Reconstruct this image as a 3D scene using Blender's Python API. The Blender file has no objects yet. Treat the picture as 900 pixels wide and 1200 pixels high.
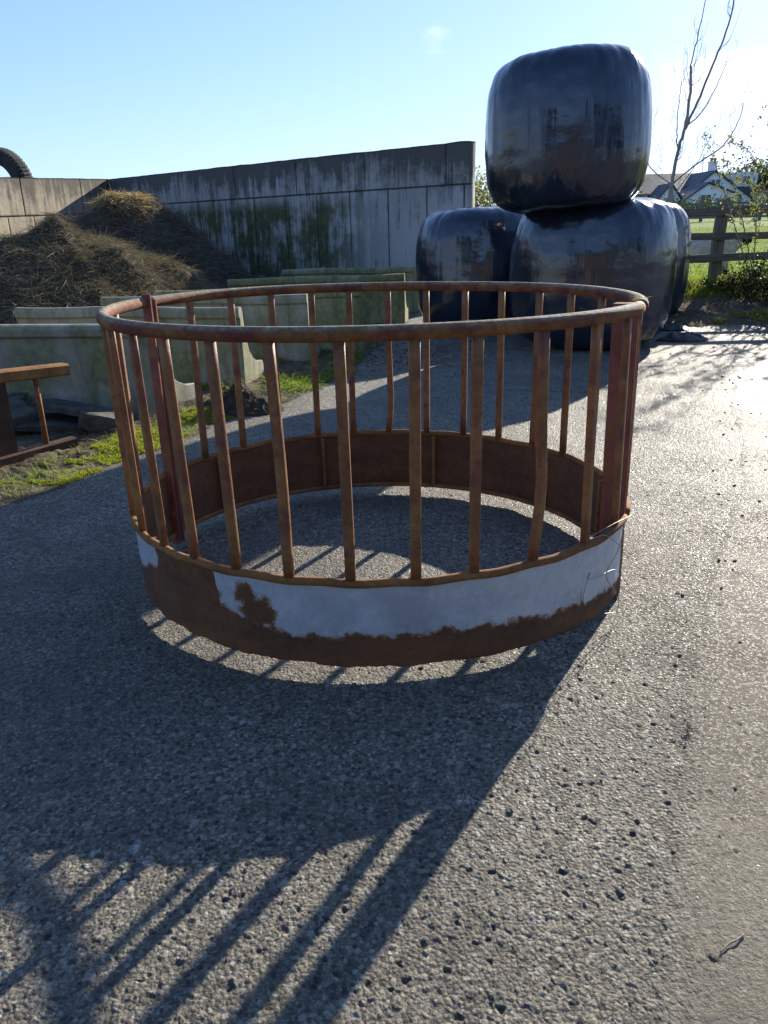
import bpy, bmesh, math, random
import numpy as np
from mathutils import Vector, Matrix, Euler
R = math.radians
random.seed(7); rng = np.random.default_rng(7)
S = bpy.context.scene
COL = S.collection

# ---------------------------------------------------------------- camera
cam_d = bpy.data.cameras.new('camera'); cam = bpy.data.objects.new('camera', cam_d); COL.objects.link(cam)
S.camera = cam
cam_d.sensor_fit = 'VERTICAL'; cam_d.sensor_height = 24.0; cam_d.lens = 24.0*906/1200
cam_d.clip_start = 0.05; cam_d.clip_end = 3000
P, RO = R(20), R(1.4)
fw = Vector((0, math.cos(P), -math.sin(P))); r0 = Vector((1, 0, 0)); u0 = r0.cross(fw)
rr = r0*math.cos(RO)-u0*math.sin(RO); uu = u0*math.cos(RO)+r0*math.sin(RO)
m = Matrix((rr, uu, -fw)).transposed().to_4x4(); m.translation = (0, 0, 1.1)
cam.matrix_world = m

# ---------------------------------------------------------------- sky and sun
SUN_EL, SUN_AZ = R(20.8), R(31.0)
w = bpy.data.worlds.new('World'); S.world = w; w.use_nodes = True
nt = w.node_tree; nt.nodes.clear()
out = nt.nodes.new('ShaderNodeOutputWorld'); bg = nt.nodes.new('ShaderNodeBackground'); bg.inputs[1].default_value = 0.135
sky = nt.nodes.new('ShaderNodeTexSky'); sky.sky_type = 'NISHITA'; sky.sun_disc = False
sky.sun_elevation = SUN_EL; sky.sun_rotation = SUN_AZ; sky.air_density = 1.0; sky.dust_density = 0.25; sky.ozone_density = 2.4
# thin cloud band low on the sunward side and one wisp
geo = nt.nodes.new('ShaderNodeTexCoord')
mp = nt.nodes.new('ShaderNodeMapping'); mp.inputs['Scale'].default_value = (3.0, 3.0, 13.0); nt.links.new(geo.outputs['Generated'], mp.inputs[0])
nz = nt.nodes.new('ShaderNodeTexNoise'); nz.inputs['Scale'].default_value = 1.6; nz.inputs['Detail'].default_value = 9; nz.inputs['Roughness'].default_value = .62
nt.links.new(mp.outputs[0], nz.inputs['Vector'])
def wmath(op, a, b=None, c=None, clamp=False):
    n = nt.nodes.new('ShaderNodeMath'); n.operation = op; n.use_clamp = clamp
    for i, v in enumerate((a, b, c)):
        if v is None: continue
        if isinstance(v, (int, float)): n.inputs[i].default_value = v
        else: nt.links.new(v, n.inputs[i])
    return n.outputs[0]
def wdir(az, el, k):
    n = nt.nodes.new('ShaderNodeVectorMath'); n.operation = 'DOT_PRODUCT'
    n.inputs[1].default_value = (math.sin(R(az))*math.cos(R(el)), math.cos(R(az))*math.cos(R(el)), math.sin(R(el)))
    nt.links.new(geo.outputs['Generated'], n.inputs[0])
    return n.outputs['Value']
blob = wmath('SUBTRACT', wdir(29, 7.5, 0), math.cos(R(11.5)))
blob = wmath('MULTIPLY', blob, 75, clamp=True)
wisp = wmath('MULTIPLY', wmath('SUBTRACT', wdir(4.1, 11.3, 0), math.cos(R(1.1))), 4200, clamp=True)
cm = wmath('MULTIPLY', wmath('SUBTRACT', nz.outputs[0], .43, clamp=True), 5.0, clamp=True)
nzw = nt.nodes.new('ShaderNodeTexNoise'); nzw.inputs['Scale'].default_value = 14; nzw.inputs['Detail'].default_value = 8
mpw = nt.nodes.new('ShaderNodeMapping'); mpw.inputs['Scale'].default_value = (1.0, 1.0, 4.0); nt.links.new(geo.outputs['Generated'], mpw.inputs[0]); nt.links.new(mpw.outputs[0], nzw.inputs['Vector'])
cw = wmath('MULTIPLY', wmath('SUBTRACT', nzw.outputs[0], .5, clamp=True), 4.0, clamp=True)
fac = wmath('ADD', wmath('MULTIPLY', blob, cm), wmath('MULTIPLY', wisp, wmath('MULTIPLY', cw, .55)), clamp=True)
fac = wmath('MULTIPLY', fac, .95)
mx = nt.nodes.new('ShaderNodeMix'); mx.data_type = 'RGBA'
# soften the aureole round the sun: c / (1 + c*k), with a slight cool tint
def vm(op, a_, b_):
    n = nt.nodes.new('ShaderNodeVectorMath'); n.operation = op; nt.links.new(a_, n.inputs[0])
    if isinstance(b_, tuple): n.inputs[1].default_value = b_
    else: nt.links.new(b_, n.inputs[1])
    return n.outputs[0]
den = vm('ADD', vm('MULTIPLY', sky.outputs[0], (.12, .11, .085)), (1., 1., 1.))
skyc = vm('MULTIPLY', vm('DIVIDE', sky.outputs[0], den), (.73, .85, 1.10))
nt.links.new(fac, mx.inputs[0]); nt.links.new(skyc, mx.inputs[6]); mx.inputs[7].default_value = (5.2, 5.15, 5.0, 1)
nt.links.new(mx.outputs[2], bg.inputs[0]); nt.links.new(bg.outputs[0], out.inputs[0])

sd = bpy.data.lights.new('sun', 'SUN'); sd.energy = 4.8; sd.angle = R(.55); sd.color = (1.0, .93, .80)
so = bpy.data.objects.new('sun', sd); COL.objects.link(so)
sv = Vector((math.sin(SUN_AZ)*math.cos(SUN_EL), math.cos(SUN_AZ)*math.cos(SUN_EL), math.sin(SUN_EL)))
so.rotation_euler = sv.to_track_quat('Z', 'Y').to_euler(); so.location = (6, 9, 6)
S.view_settings.view_transform = 'Standard'; S.view_settings.look = 'None'; S.view_settings.gamma = 1
S.view_settings.use_curve_mapping = False
S.view_settings.exposure = 1.1

# ---------------------------------------------------------------- numpy noise
def _h(*a):
    x = np.zeros(a[0].shape, np.uint64)
    for i, v in enumerate(a):
        x = x ^ ((v.astype(np.int64).astype(np.uint64))*np.uint64([0x9E3779B97F4A7C15, 0xC2B2AE3D27D4EB4F, 0x165667B19E3779F9, 0x27D4EB2F165667C5][i]))
    x ^= x >> np.uint64(29); x *= np.uint64(0xBF58476D1CE4E5B9); x ^= x >> np.uint64(32); x *= np.uint64(0x94D049BB133111EB); x ^= x >> np.uint64(31)
    return (x & np.uint64(0xFFFFFF)).astype(np.float64)/float(0xFFFFFF)
def vnoise(x, y, z=None, seed=0):
    x = np.asarray(x, float); y = np.asarray(y, float); z = np.zeros_like(x)+seed*17.3 if z is None else np.asarray(z, float)+seed*17.3
    xi, yi, zi = np.floor(x), np.floor(y), np.floor(z); xf, yf, zf = x-xi, y-yi, z-zi
    sx, sy, sz = [t*t*(3-2*t) for t in (xf, yf, zf)]
    o = 0
    for a in (0, 1):
        for b in (0, 1):
            for c in (0, 1):
                o = o+_h(xi+a, yi+b, zi+c)*(sx if a else 1-sx)*(sy if b else 1-sy)*(sz if c else 1-sz)
    return o*2-1
def fbm(x, y, z=None, seed=0, oct=4):
    o = 0; a = 1; f = 1; t = 0
    for i in range(oct):
        o = o+a*vnoise(np.asarray(x)*f, np.asarray(y)*f, None if z is None else np.asarray(z)*f, seed+i*3); t += a; a *= .5; f *= 2.1
    return o/t
def cells(x, y, f, seed):
    x = x*f; y = y*f; xi = np.floor(x); yi = np.floor(y); best = np.full(x.shape, 9.); cid = np.zeros(x.shape)
    s = np.full(x.shape, seed)
    for a in (-1, 0, 1):
        for b in (-1, 0, 1):
            jx = _h(xi+a, yi+b, s); jy = _h(xi+a, yi+b, s+51)
            d = np.hypot(xi+a+jx-x, yi+b+jy-y); k = d < best
            best = np.where(k, d, best); cid = np.where(k, _h(xi+a, yi+b, s+99), cid)
    return best, cid
def sstep(a, b, x):
    t = np.clip((x-a)/(b-a), 0, 1); return t*t*(3-2*t)

# ---------------------------------------------------------------- object helpers
def tag(o, label=None, cat=None, group=None, kind=None):
    if label: o['label'] = label
    if cat: o['category'] = cat
    if group: o['group'] = group
    if kind: o['kind'] = kind
    return o
def thing(name, loc, label, cat, group=None):
    o = bpy.data.objects.new(name, None); o.empty_display_size = .2; o.location = loc; COL.objects.link(o)
    return tag(o, label, cat, group)
def mesh_np(name, V, Q, mat, parent=None, smooth=True, attrs=None):
    """V (n,3), Q (m,k) all same k. world coordinates; moved into the parent's frame."""
    V = np.asarray(V, np.float64); Q = np.asarray(Q, np.int32)
    if parent is not None: V = V-np.array(parent_loc(parent))
    me = bpy.data.meshes.new(name); k = Q.shape[1]
    me.vertices.add(len(V)); me.vertices.foreach_set('co', V.astype(np.float32).ravel())
    me.loops.add(Q.size); me.loops.foreach_set('vertex_index', Q.ravel())
    me.polygons.add(len(Q)); me.polygons.foreach_set('loop_start', np.arange(0, Q.size, k, dtype=np.int32))
    me.polygons.foreach_set('loop_total', np.full(len(Q), k, np.int32))
    if smooth: me.polygons.foreach_set('use_smooth', np.ones(len(Q), bool))
    for an, av in (attrs or {}).items():
        at = me.attributes.new(an, 'FLOAT', 'POINT'); at.data.foreach_set('value', np.asarray(av, np.float32))
    me.update(calc_edges=True); me.validate()
    if mat: me.materials.append(mat)
    o = bpy.data.objects.new(name, me); COL.objects.link(o)
    if parent is not None: o.parent = parent
    return o
def parent_loc(p):
    v = Vector(p.location)
    while p.parent: p = p.parent; v = v+Vector(p.location)
    return v
class MB:
    """collects mixed polygons into one mesh"""
    def __init__(s): s.v = []; s.f = []; s.a = []
    def add(s, V, F, a=0.):
        n = len(s.v); s.v += [tuple(p) for p in V]; s.f += [tuple(i+n for i in f) for f in F]; s.a += [a]*len(V)
    def box(s, c, sz, rot=None, jit=0, a=0.):
        V = []
        for x in (-.5, .5):
            for y in (-.5, .5):
                for z in (-.5, .5):
                    p = Vector((x*sz[0]+random.uniform(-jit, jit), y*sz[1]+random.uniform(-jit, jit), z*sz[2]+random.uniform(-jit, jit)))
                    if rot is not None: p = rot @ p
                    V.append(p+Vector(c))
        s.add(V, [(0, 1, 3, 2), (4, 6, 7, 5), (0, 4, 5, 1), (2, 3, 7, 6), (0, 2, 6, 4), (1, 5, 7, 3)], a)
    def tube(s, pts, rad, n=8, cap=True, up=None, wh=None, closed=False, a=0.):
        """swept section; wh=(w,h) gives a rounded-box section with h along up"""
        pts = [Vector(p) for p in pts]; L = len(pts)
        if isinstance(rad, (int, float)): rad = [rad]*L
        V = []; pu = Vector(up) if up is not None else None
        for i, p in enumerate(pts):
            if closed: t = pts[(i+1) % L]-pts[i-1]
            else: t = pts[min(i+1, L-1)]-pts[max(i-1, 0)]
            t.normalize()
            if pu is None: pu = Vector((0, 0, 1)) if abs(t.z) < .9 else Vector((1, 0, 0))
            b = t.cross(pu).normalized(); nn = b.cross(t).normalized()
            if up is None: pu = nn
            for k in range(n):
                th = 2*math.pi*(k+.5)/n; c, q = math.cos(th), math.sin(th)
                if wh:
                    e = .45; c = math.copysign(abs(c)**e, c)*wh[0]/2*rad[i]; q = math.copysign(abs(q)**e, q)*wh[1]/2*rad[i]
                else: c *= rad[i]; q *= rad[i]
                V.append(p+b*c+nn*q)
        F = []
        for i in range(L if closed else L-1):
            for k in range(n):
                j = (i+1) % L; F.append((i*n+k, i*n+(k+1) % n, j*n+(k+1) % n, j*n+k))
        if cap and not closed: F.append(tuple(range(n-1, -1, -1))); F.append(tuple((L-1)*n+k for k in range(n)))
        s.add(V, F, a)
    def build(s, name, mat, parent=None, smooth=False, bevel=0, attr=None):
        V = s.v
        if parent is not None:
            pl = parent_loc(parent); V = [(x-pl.x, y-pl.y, z-pl.z) for x, y, z in V]
        me = bpy.data.meshes.new(name); me.from_pydata(V, [], s.f); 
        if attr: me.attributes.new(attr, 'FLOAT', 'POINT').data.foreach_set('value', s.a)
        if mat: me.materials.append(mat)
        if smooth: me.polygons.foreach_set('use_smooth', [True]*len(me.polygons))
        me.update()
        o = bpy.data.objects.new(name, me); COL.objects.link(o)
        if parent is not None: o.parent = parent
        if bevel:
            b = o.modifiers.new('bevel', 'BEVEL'); b.width = bevel; b.segments = 2; b.limit_method = 'ANGLE'
        return o
def grid_faces(nu, nv, wrap=False):
    i, j = np.meshgrid(np.arange(nu if wrap else nu-1), np.arange(nv-1), indexing='ij'); i2 = (i+1) % nu
    return np.stack([i*nv+j, i2*nv+j, i2*nv+j+1, i*nv+j+1], -1).reshape(-1, 4)

# ---------------------------------------------------------------- materials
class Mat:
    def __init__(s, name, rough=.8, spec=.5, metal=0):
        s.m = bpy.data.materials.new(name); s.m.use_nodes = True; s.nt = s.m.node_tree; s.n = s.nt.nodes
        s.b = s.n['Principled BSDF']; s.b.inputs['Roughness'].default_value = rough; s.b.inputs['Metallic'].default_value = metal
        s.b.inputs['Specular IOR Level'].default_value = spec
        s.tc = s.n.new('ShaderNodeTexCoord')
    def link(s, a, b): s.nt.links.new(a, b)
    def map(s, scale=(1, 1, 1), rot=(0, 0, 0)):
        n = s.n.new('ShaderNodeMapping'); n.inputs['Scale'].default_value = scale; n.inputs['Rotation'].default_value = rot
        s.link(s.tc.outputs['Object'], n.inputs[0]); return n.outputs[0]
    def noise(s, sc, det=4, ro=.55, vec=None, out=0):
        n = s.n.new('ShaderNodeTexNoise'); n.inputs['Scale'].default_value = sc; n.inputs['Detail'].default_value = det; n.inputs['Roughness'].default_value = ro
        s.link(vec if vec is not None else s.tc.outputs['Object'], n.inputs['Vector']); return n.outputs[out]
    def vor(s, sc, out='Color', vec=None, feat='F1'):
        n = s.n.new('ShaderNodeTexVoronoi'); n.inputs['Scale'].default_value = sc; n.feature = feat
        s.link(vec if vec is not None else s.tc.outputs['Object'], n.inputs['Vector']); return n.outputs[out]
    def ramp(s, f, stops, interp='LINEAR'):
        n = s.n.new('ShaderNodeValToRGB'); cr = n.color_ramp; cr.interpolation = interp
        while len(cr.elements) < len(stops): cr.elements.new(.5)
        for e, (p, c) in zip(cr.elements, stops):
            e.position = p; e.color = (c, c, c, 1) if isinstance(c, (int, float)) else (*c, 1)
        s.link(f, n.inputs[0]); return n.outputs[0]
    def mix(s, f, a, b, mode='MIX'):
        n = s.n.new('ShaderNodeMix'); n.data_type = 'RGBA'; n.blend_type = mode
        for i, v in ((0, f), (6, a), (7, b)):
            if isinstance(v, (int, float)): n.inputs[i].default_value = v if i == 0 else (v, v, v, 1)
            elif isinstance(v, tuple): n.inputs[i].default_value = (*v, 1)
            else: s.link(v, n.inputs[i])
        return n.outputs[2]
    def math(s, op, a, b=0., clamp=False):
        n = s.n.new('ShaderNodeMath'); n.operation = op; n.use_clamp = clamp
        for i, v in enumerate((a, b)):
            if isinstance(v, (int, float)): n.inputs[i].default_value = v
            else: s.link(v, n.inputs[i])
        return n.outputs[0]
    def attr(s, name):
        n = s.n.new('ShaderNodeAttribute'); n.attribute_name = name; return n.outputs['Fac']
    def island(s):
        n = s.n.new('ShaderNodeNewGeometry'); return n.outputs['Random Per Island']
    def sep(s, v, k):
        n = s.n.new('ShaderNodeSeparateXYZ'); s.link(v, n.inputs[0]); return n.outputs[k]
    def normz(s):
        n = s.n.new('ShaderNodeNewGeometry'); return s.sep(n.outputs['Normal'], 2)
    def color(s, c):
        if isinstance(c, tuple): s.b.inputs['Base Color'].default_value = (*c, 1)
        else: s.link(c, s.b.inputs['Base Color'])
    def rough(s, r): s.link(r, s.b.inputs['Roughness'])
    def bump(s, h, dist=.01, strength=1., prev=None):
        n = s.n.new('ShaderNodeBump'); n.inputs['Distance'].default_value = dist; n.inputs['Strength'].default_value = strength
        s.link(h, n.inputs['Height'])
        if prev is not None: s.link(prev, n.inputs['Normal'])
        s.link(n.outputs[0], s.b.inputs['Normal']); return n.outputs[0]
    def translucent(s, f, col):
        t = s.n.new('ShaderNodeBsdfTranslucent'); mx = s.n.new('ShaderNodeMixShader'); mx.inputs[0].default_value = f
        if isinstance(col, tuple): t.inputs[0].default_value = (*col, 1)
        else: s.link(col, t.inputs[0])
        s.link(s.b.outputs[0], mx.inputs[1]); s.link(t.outputs[0], mx.inputs[2]); s.link(mx.outputs[0], s.n['Material Output'].inputs[0])

M = {}
# yard concrete with exposed aggregate
a = Mat('yard_concrete', spec=.20)
fine = a.attr('fine'); stone = a.attr('stone'); pit = a.attr('pit'); groove = a.attr('groove'); grime = a.attr('grime')
base = a.ramp(a.noise(.9, 6, .6), [(.3, (.148, .128, .092)), (.5, (.21, .184, .135)), (.7, (.265, .232, .168))])
stc = a.ramp(stone, [(0, (.06, .056, .05)), (.25, (.15, .13, .10)), (.5, (.21, .19, .15)), (.75, (.27, .24, .18)), (.9, (.15, .135, .12)), (1, (.42, .40, .36))])
wv_ = a.mix(.005, a.tc.outputs['Object'], a.noise(60, 3, .6, None, 1))
speck = a.mix(1.0, a.ramp(a.vor(125, 'Color', wv_), [(.08, .42), (.3, .8), (.6, 1.05), (.85, 1.45), (.93, 2.1)]), a.ramp(a.vor(330, 'Color'), [(.15, .62), (.5, 1.0), (.85, 1.35)]), 'MULTIPLY')
pebc = a.sep(a.vor(52, 'Color', wv_), 0); pebd = a.ramp(a.vor(52, 'Distance', wv_), [(.30, 1.), (.42, 0.)])
peb2c = a.sep(a.vor(88, 'Color', wv_), 1); peb2d = a.ramp(a.vor(88, 'Distance', wv_), [(.32, 1.), (.45, 0.)])
c = a.mix(a.math('MULTIPLY', a.math('SUBTRACT', 1.0, fine), .62), base, stc)
c = a.mix(1.0, c, speck, 'MULTIPLY')
coarse = a.math('SUBTRACT', 1.0, a.math('MULTIPLY', fine, .7))
for pc, pd in ((pebc, pebd), (peb2c, peb2d)):
    c = a.mix(a.math('MULTIPLY', a.math('MULTIPLY', a.ramp(pc, [(.80, 0.), (.84, .85)]), pd), coarse), c, (.40, .37, .30))
    c = a.mix(a.math('MULTIPLY', a.math('MULTIPLY', a.ramp(pc, [(.16, .85), (.2, 0.)]), pd), coarse), c, (.045, .043, .042))
dk = a.ramp(a.noise(1.5, 7, .7), [(.40, 0.0), (.62, .6)])
c = a.mix(dk, c, (.10, .088, .07))
c = a.mix(a.math('MULTIPLY', fine, .6), c, (.150, .126, .090)); c = a.mix(a.math('MULTIPLY', grime, .6), c, (.085, .07, .052))
c = a.mix(a.math('MULTIPLY', pit, .6), c, (.05, .045, .04)); c = a.mix(groove, c, (.05, .045, .035))
a.color(c)
wet = a.ramp(a.sep(a.vor(210, 'Color'), 2), [(.74, 0.), (.80, .38)])
a.rough(a.math('SUBTRACT', a.ramp(a.noise(1.7, 5, .6), [(.3, .58), (.7, .86)]), wet))
a.bump(a.noise(330, 3, .75), .0032, 1.0, a.bump(a.math('MULTIPLY', a.math('SUBTRACT', 1.0, a.vor(125, 'Distance', wv_)), a.math('SUBTRACT', 1.0, a.math('MULTIPLY', fine, .8))), .006, .9, a.bump(a.noise(140, 3, .6), .003, .8)))
M['yard'] = a.m
# soil with moss and litter
a = Mat('soil', .95, .2)
n1 = a.noise(3.5, 6, .7); c = a.ramp(n1, [(.3, (.06, .048, .032)), (.5, (.13, .105, .07)), (.7, (.22, .18, .125))])
moss = a.attr('moss')
mm = a.math('MULTIPLY', moss, a.ramp(a.noise(7, 5, .7), [(.40, 0.), (.56, 1.)]))
c = a.mix(mm, c, a.ramp(a.noise(25, 3), [(.3, (.10, .13, .012)), (.7, (.24, .27, .025))]))
a.color(c); a.bump(a.noise(60, 5, .7), .02, 1.0, a.bump(a.noise(14, 4), .05, .7)); M['soil'] = a.m
# pasture
a = Mat('pasture', .9, .2)
c = a.ramp(a.noise(.35, 6, .65), [(.3, (.12, .20, .015)), (.5, (.17, .27, .02)), (.7, (.25, .32, .04))])
a.color(c); a.translucent(.25, (.3, .42, .03)); a.bump(a.noise(18, 5, .7), .06, 1.0); M['pasture'] = a.m

def rust_nodes(a, base_shift=1.0):
    n = a.noise(6, 8, .68); n2 = a.noise(45, 5, .7)
    c = a.ramp(n, [(.28, (.07, .030, .016)), (.42, (.18, .078, .028)), (.56, (.32, .15, .046)), (.75, (.46, .25, .09))])
    return a.mix(.5, c, a.ramp(n2, [(.3, (.10, .042, .019)), (.7, (.33, .15, .052))]))
a = Mat('red_oxide', .6, .4); a.color(a.mix(a.ramp(a.noise(8, 7, .7), [(.50, 0.), (.62, .8)]), a.ramp(a.noise(14, 5, .7), [(.3, (.15, .045, .032)), (.7, (.27, .095, .065))]), rust_nodes(a))); a.bump(a.noise(90, 5, .7), .0018, .8); M['redpost'] = a.m
a = Mat('rust_steel', .85, .25); a.color(rust_nodes(a)); a.bump(a.noise(120, 5, .7), .002, .8, a.bump(a.noise(18, 4), .004, .5)); M['rust'] = a.m
# bars: old red oxide paint over rust
a = Mat('painted_rust', .62, .4)
c = a.mix(a.ramp(a.noise(9, 7, .7), [(.50, 0.), (.60, .8)]), rust_nodes(a), a.ramp(a.noise(30, 4), [(.3, (.12, .036, .026)), (.7, (.20, .065, .045))]))
a.color(c); a.bump(a.noise(90, 5, .7), .0018, .8); M['bar'] = a.m
# rail: rust with pale lichen and droppings along the top
a = Mat('weathered_rail', .8, .3)
red = a.mix(a.ramp(a.noise(7, 6, .7), [(.45, 0.), (.58, 1.)]), rust_nodes(a), (.15, .04, .03))
topm = a.math('MULTIPLY', a.ramp(a.normz(), [(.30, 0.), (.8, 1.)]), a.ramp(a.noise(11, 7, .75), [(.36, .15), (.54, 1.)]))
c = a.mix(topm, red, a.ramp(a.noise(60, 4, .7), [(.3, (.10, .085, .06)), (.5, (.24, .21, .15)), (.72, (.42, .40, .34))]))
a.color(c); a.bump(a.noise(150, 5, .75), .004, 1.0, a.bump(a.noise(35, 4), .005, .6)); M['rail'] = a.m
# plate: galvanised sheet over which rust has crept
a = Mat('galvanised_plate', .55, .5)
g = a.math('ADD', a.attr('galv'), a.math('MULTIPLY', a.math('SUBTRACT', a.noise(15, 9, .68), .5), .10))
gm = a.ramp(a.math('ADD', a.math('MULTIPLY', g, 40.0), .5), [(.35, 0.), (.6, 1.)])
edge = a.ramp(a.math('ADD', a.math('MULTIPLY', g, 28.0), .5), [(.25, 0.), (.5, 1.), (.75, 0.)])
zinc = a.ramp(a.noise(9, 8, .7), [(.25, (.38, .42, .46)), (.5, (.52, .57, .62)), (.75, (.66, .71, .76))])
zinc = a.mix(.14, zinc, a.ramp(a.vor(60, 'Color', a.map((1, 1, 1))), [(.2, (.40, .44, .48)), (.8, (.72, .76, .80))]))
zinc = a.mix(a.ramp(a.noise(70, 5, .8), [(.62, 0.), (.7, .6)]), zinc, (.16, .09, .05))
zinc = a.mix(a.ramp(a.noise(5, 6, .7, a.map((1, 1, .25))), [(.52, 0.), (.75, .35)]), zinc, (.24, .22, .19))
rst = a.ramp(a.noise(5, 8, .66, a.map((1, 1, 2.5))), [(.28, (.05, .023, .013)), (.5, (.135, .058, .023)), (.72, (.22, .10, .036))])
rst = a.mix(.4, rst, a.ramp(a.noise(50, 5, .7), [(.3, (.06, .027, .014)), (.7, (.21, .095, .035))]))
c = a.mix(gm, rst, zinc); c = a.mix(a.math('MULTIPLY', edge, .55), c, (.30, .15, .06))
a.color(c); a.rough(a.ramp(gm, [(0, .88), (1, .5)]))
a.link(a.math('MULTIPLY', gm, .35), a.b.inputs['Metallic'])
a.bump(a.math('SUBTRACT', a.math('MULTIPLY', a.noise(80, 6, .7), .5), a.math('MULTIPLY', gm, .25)), .0025, .9); M['plate'] = a.m
# black stretch film
a = Mat('bale_film', .18, .85)
v = a.map((9, 9, .7)); c = a.ramp(a.noise(1.0, 6, .7), [(.35, (.009, .014, .027)), (.7, (.019, .029, .052))])
dirt = a.ramp(a.noise(2.1, 8, .75), [(.64, 0.), (.74, .5)])
c = a.mix(a.math('MULTIPLY', dirt, .5), c, (.11, .085, .05)); a.color(c)
a.rough(a.math('ADD', a.ramp(a.noise(3, 7, .7), [(.3, .09), (.75, .30)]), a.math('MULTIPLY', dirt, .35)))
wv = a.n.new('ShaderNodeTexWave'); wv.bands_direction = 'Z'; wv.inputs['Scale'].default_value = 2.3; wv.inputs['Distortion'].default_value = 1.5; wv.inputs['Detail'].default_value = 3
a.link(a.tc.outputs['Object'], wv.inputs['Vector'])
b1 = a.bump(a.noise(1.6, 3, .5, v), .02, .30); b2 = a.bump(a.noise(2.2, 4, .55, a.map((1, 1, 1.3))), .05, .24, b1)
b3 = a.bump(wv.outputs[0], .0025, .35, b2); a.bump(a.noise(22, 4, .6, a.map((1, 1, .35))), .003, .3, b3); M['film'] = a.m
a = Mat('scrap_film', .3, .5); a.color((.012, .012, .014)); a.bump(a.noise(18, 5, .7), .03, 1.); M['scrap'] = a.m
# shuttered concrete wall with streaks, algae
def wallmat(name, algae, light, rough=.9):
    a = Mat(name, rough, .3)
    uvz = a.map((1, 1, 1))
    base = a.ramp(a.noise(1.3, 7, .65), [(.3, tuple(x*.72 for x in light)), (.7, light)])
    streak = a.noise(3.0, 7, .68, a.map((3.2, 3.2, .22)))
    zz = a.sep(a.tc.outputs['Object'], 2)
    up = a.ramp(a.math('MULTIPLY', zz, .44), [(.55, 0.), (.80, .35), (1.0, 1.0)])
    st = a.math('ADD', a.math('ADD', a.math('MULTIPLY', a.math('SUBTRACT', streak, .5), 2.2), a.math('MULTIPLY', a.math('SUBTRACT', a.noise(2.6, 8, .75), .5), 2.2)), up)
    dark = a.ramp(st, [(.12, 0.), (.70, .84)])
    c = a.mix(dark, base, (.045, .044, .038))
    lefty = a.attr('algae')
    jn = a.attr('joint')
    al = a.math('MULTIPLY', lefty, a.ramp(a.math('ADD', a.noise(2.0, 6, .65), a.math('MULTIPLY', a.math('SUBTRACT', streak, .5), .8)), [(.32, 0.), (.52, 1.)]))
    c = a.mix(a.math('MULTIPLY', al, algae), c, a.ramp(a.noise(9, 5), [(.3, (.035, .045, .014)), (.7, (.095, .105, .035))]))
    top = a.ramp(a.normz(), [(.5, 0.), (.8, .85)]); c = a.mix(top, c, (.04, .043, .018))
    pits = a.ramp(a.vor(34, 'Distance'), [(.06, 1.), (.14, 0.)])
    c = a.mix(a.math('MULTIPLY', pits, a.ramp(a.noise(4, 3), [(.5, 0.), (.6, .6)])), c, (.06, .055, .045))
    c = a.mix(a.math('MULTIPLY', jn, .8), c, (.035, .033, .028))
    a.color(c); a.bump(a.noise(70, 5, .7), .004, .8, a.bump(a.noise(6, 4), .02, .5)); return a.m
M['wall'] = wallmat('wall_concrete', .95, (.46, .45, .42)); M['sidewall'] = wallmat('side_wall_concrete', .25, (.42, .35, .25))
# trough concrete
def trough_mat(name, g, light=(.44, .41, .33)):
    a = Mat(name, .9, .3)
    c = a.ramp(a.noise(4, 7, .65), [(.3, tuple(x*.62 for x in light)), (.7, light)])
    al = a.ramp(a.noise(3, 6, .7, a.map((1, 1, .5))), [(.5-g*.35, 0.), (.72-g*.3, .95)])
    c = a.mix(al, c, a.ramp(a.noise(20, 4), [(.3, (.13, .135, .06)), (.7, (.27, .27, .12))]))
    c = a.mix(a.ramp(a.noise(3, 6, .7, a.map((3, 3, .3))), [(.5, 0.), (.7, .6)]), c, (.07, .06, .045))
    a.color(c); a.bump(a.noise(80, 5, .7), .004, .8, a.bump(a.noise(9, 4), .01, .4)); return a.m
M['trough_grey'] = trough_mat('trough_concrete_weathered', .32); M['trough_green'] = trough_mat('trough_concrete_mossy', .62, (.50, .49, .32))
def simple(name, cols, sc, rough=.9, bd=.01, bs=40, spec=.3, stretch=(1, 1, 1)):
    a = Mat(name, rough, spec); k = len(cols)
    a.color(a.ramp(a.noise(sc, 6, .68, a.map(stretch)), [(.28+.44*i/(k-1), c) for i, c in enumerate(cols)])); a.bump(a.noise(bs, 5, .7, a.map(stretch)), bd, .8); M[name] = a.m; return a
simple('old_wood', [(.09, .078, .058), (.18, .155, .12), (.27, .235, .185)], 5, stretch=(.6, 8, 8))
simple('post_wood', [(.10, .085, .065), (.20, .17, .13), (.30, .26, .20)], 6, stretch=(8, 8, .6))
simple('dark_rust', [(.035, .018, .012), (.07, .034, .02), (.12, .06, .032)], 8, .85, .004, 60)
simple('slate', [(.035, .032, .026), (.085, .078, .062), (.15, .14, .115)], 7, .85, .02, 30)
simple('heap_core', [(.03, .022, .014), (.07, .052, .032), (.11, .085, .05)], 7, .95, .05, 12)
simple('bark', [(.18, .16, .13), (.30, .27, .22), (.42, .38, .32)], 12, stretch=(3, 3, .6))
simple('render_white', [(.80, .80, .80), (.84, .84, .84), (.87, .87, .86)], 1.5, .9, .01, 30)
simple('roof_slate', [(.035, .037, .043), (.055, .057, .065), (.085, .085, .09)], 3, .6, .02, 10, stretch=(1, 1, 4))
simple('brick_wall', [(.13, .05, .03), (.22, .09, .055), (.26, .13, .09)], 4, .9)
simple('rubber', [(.012, .012, .012), (.03, .029, .027), (.06, .056, .05)], 8, .75, .004, 60)
simple('window_dark', [(.03, .035, .045), (.05, .055, .07)], 2, .1, .0, 2, .6)
simple('moss_ledge', [(.05, .06, .02), (.09, .11, .03), (.16, .16, .06)], 8, .95, .03, 20)
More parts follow.
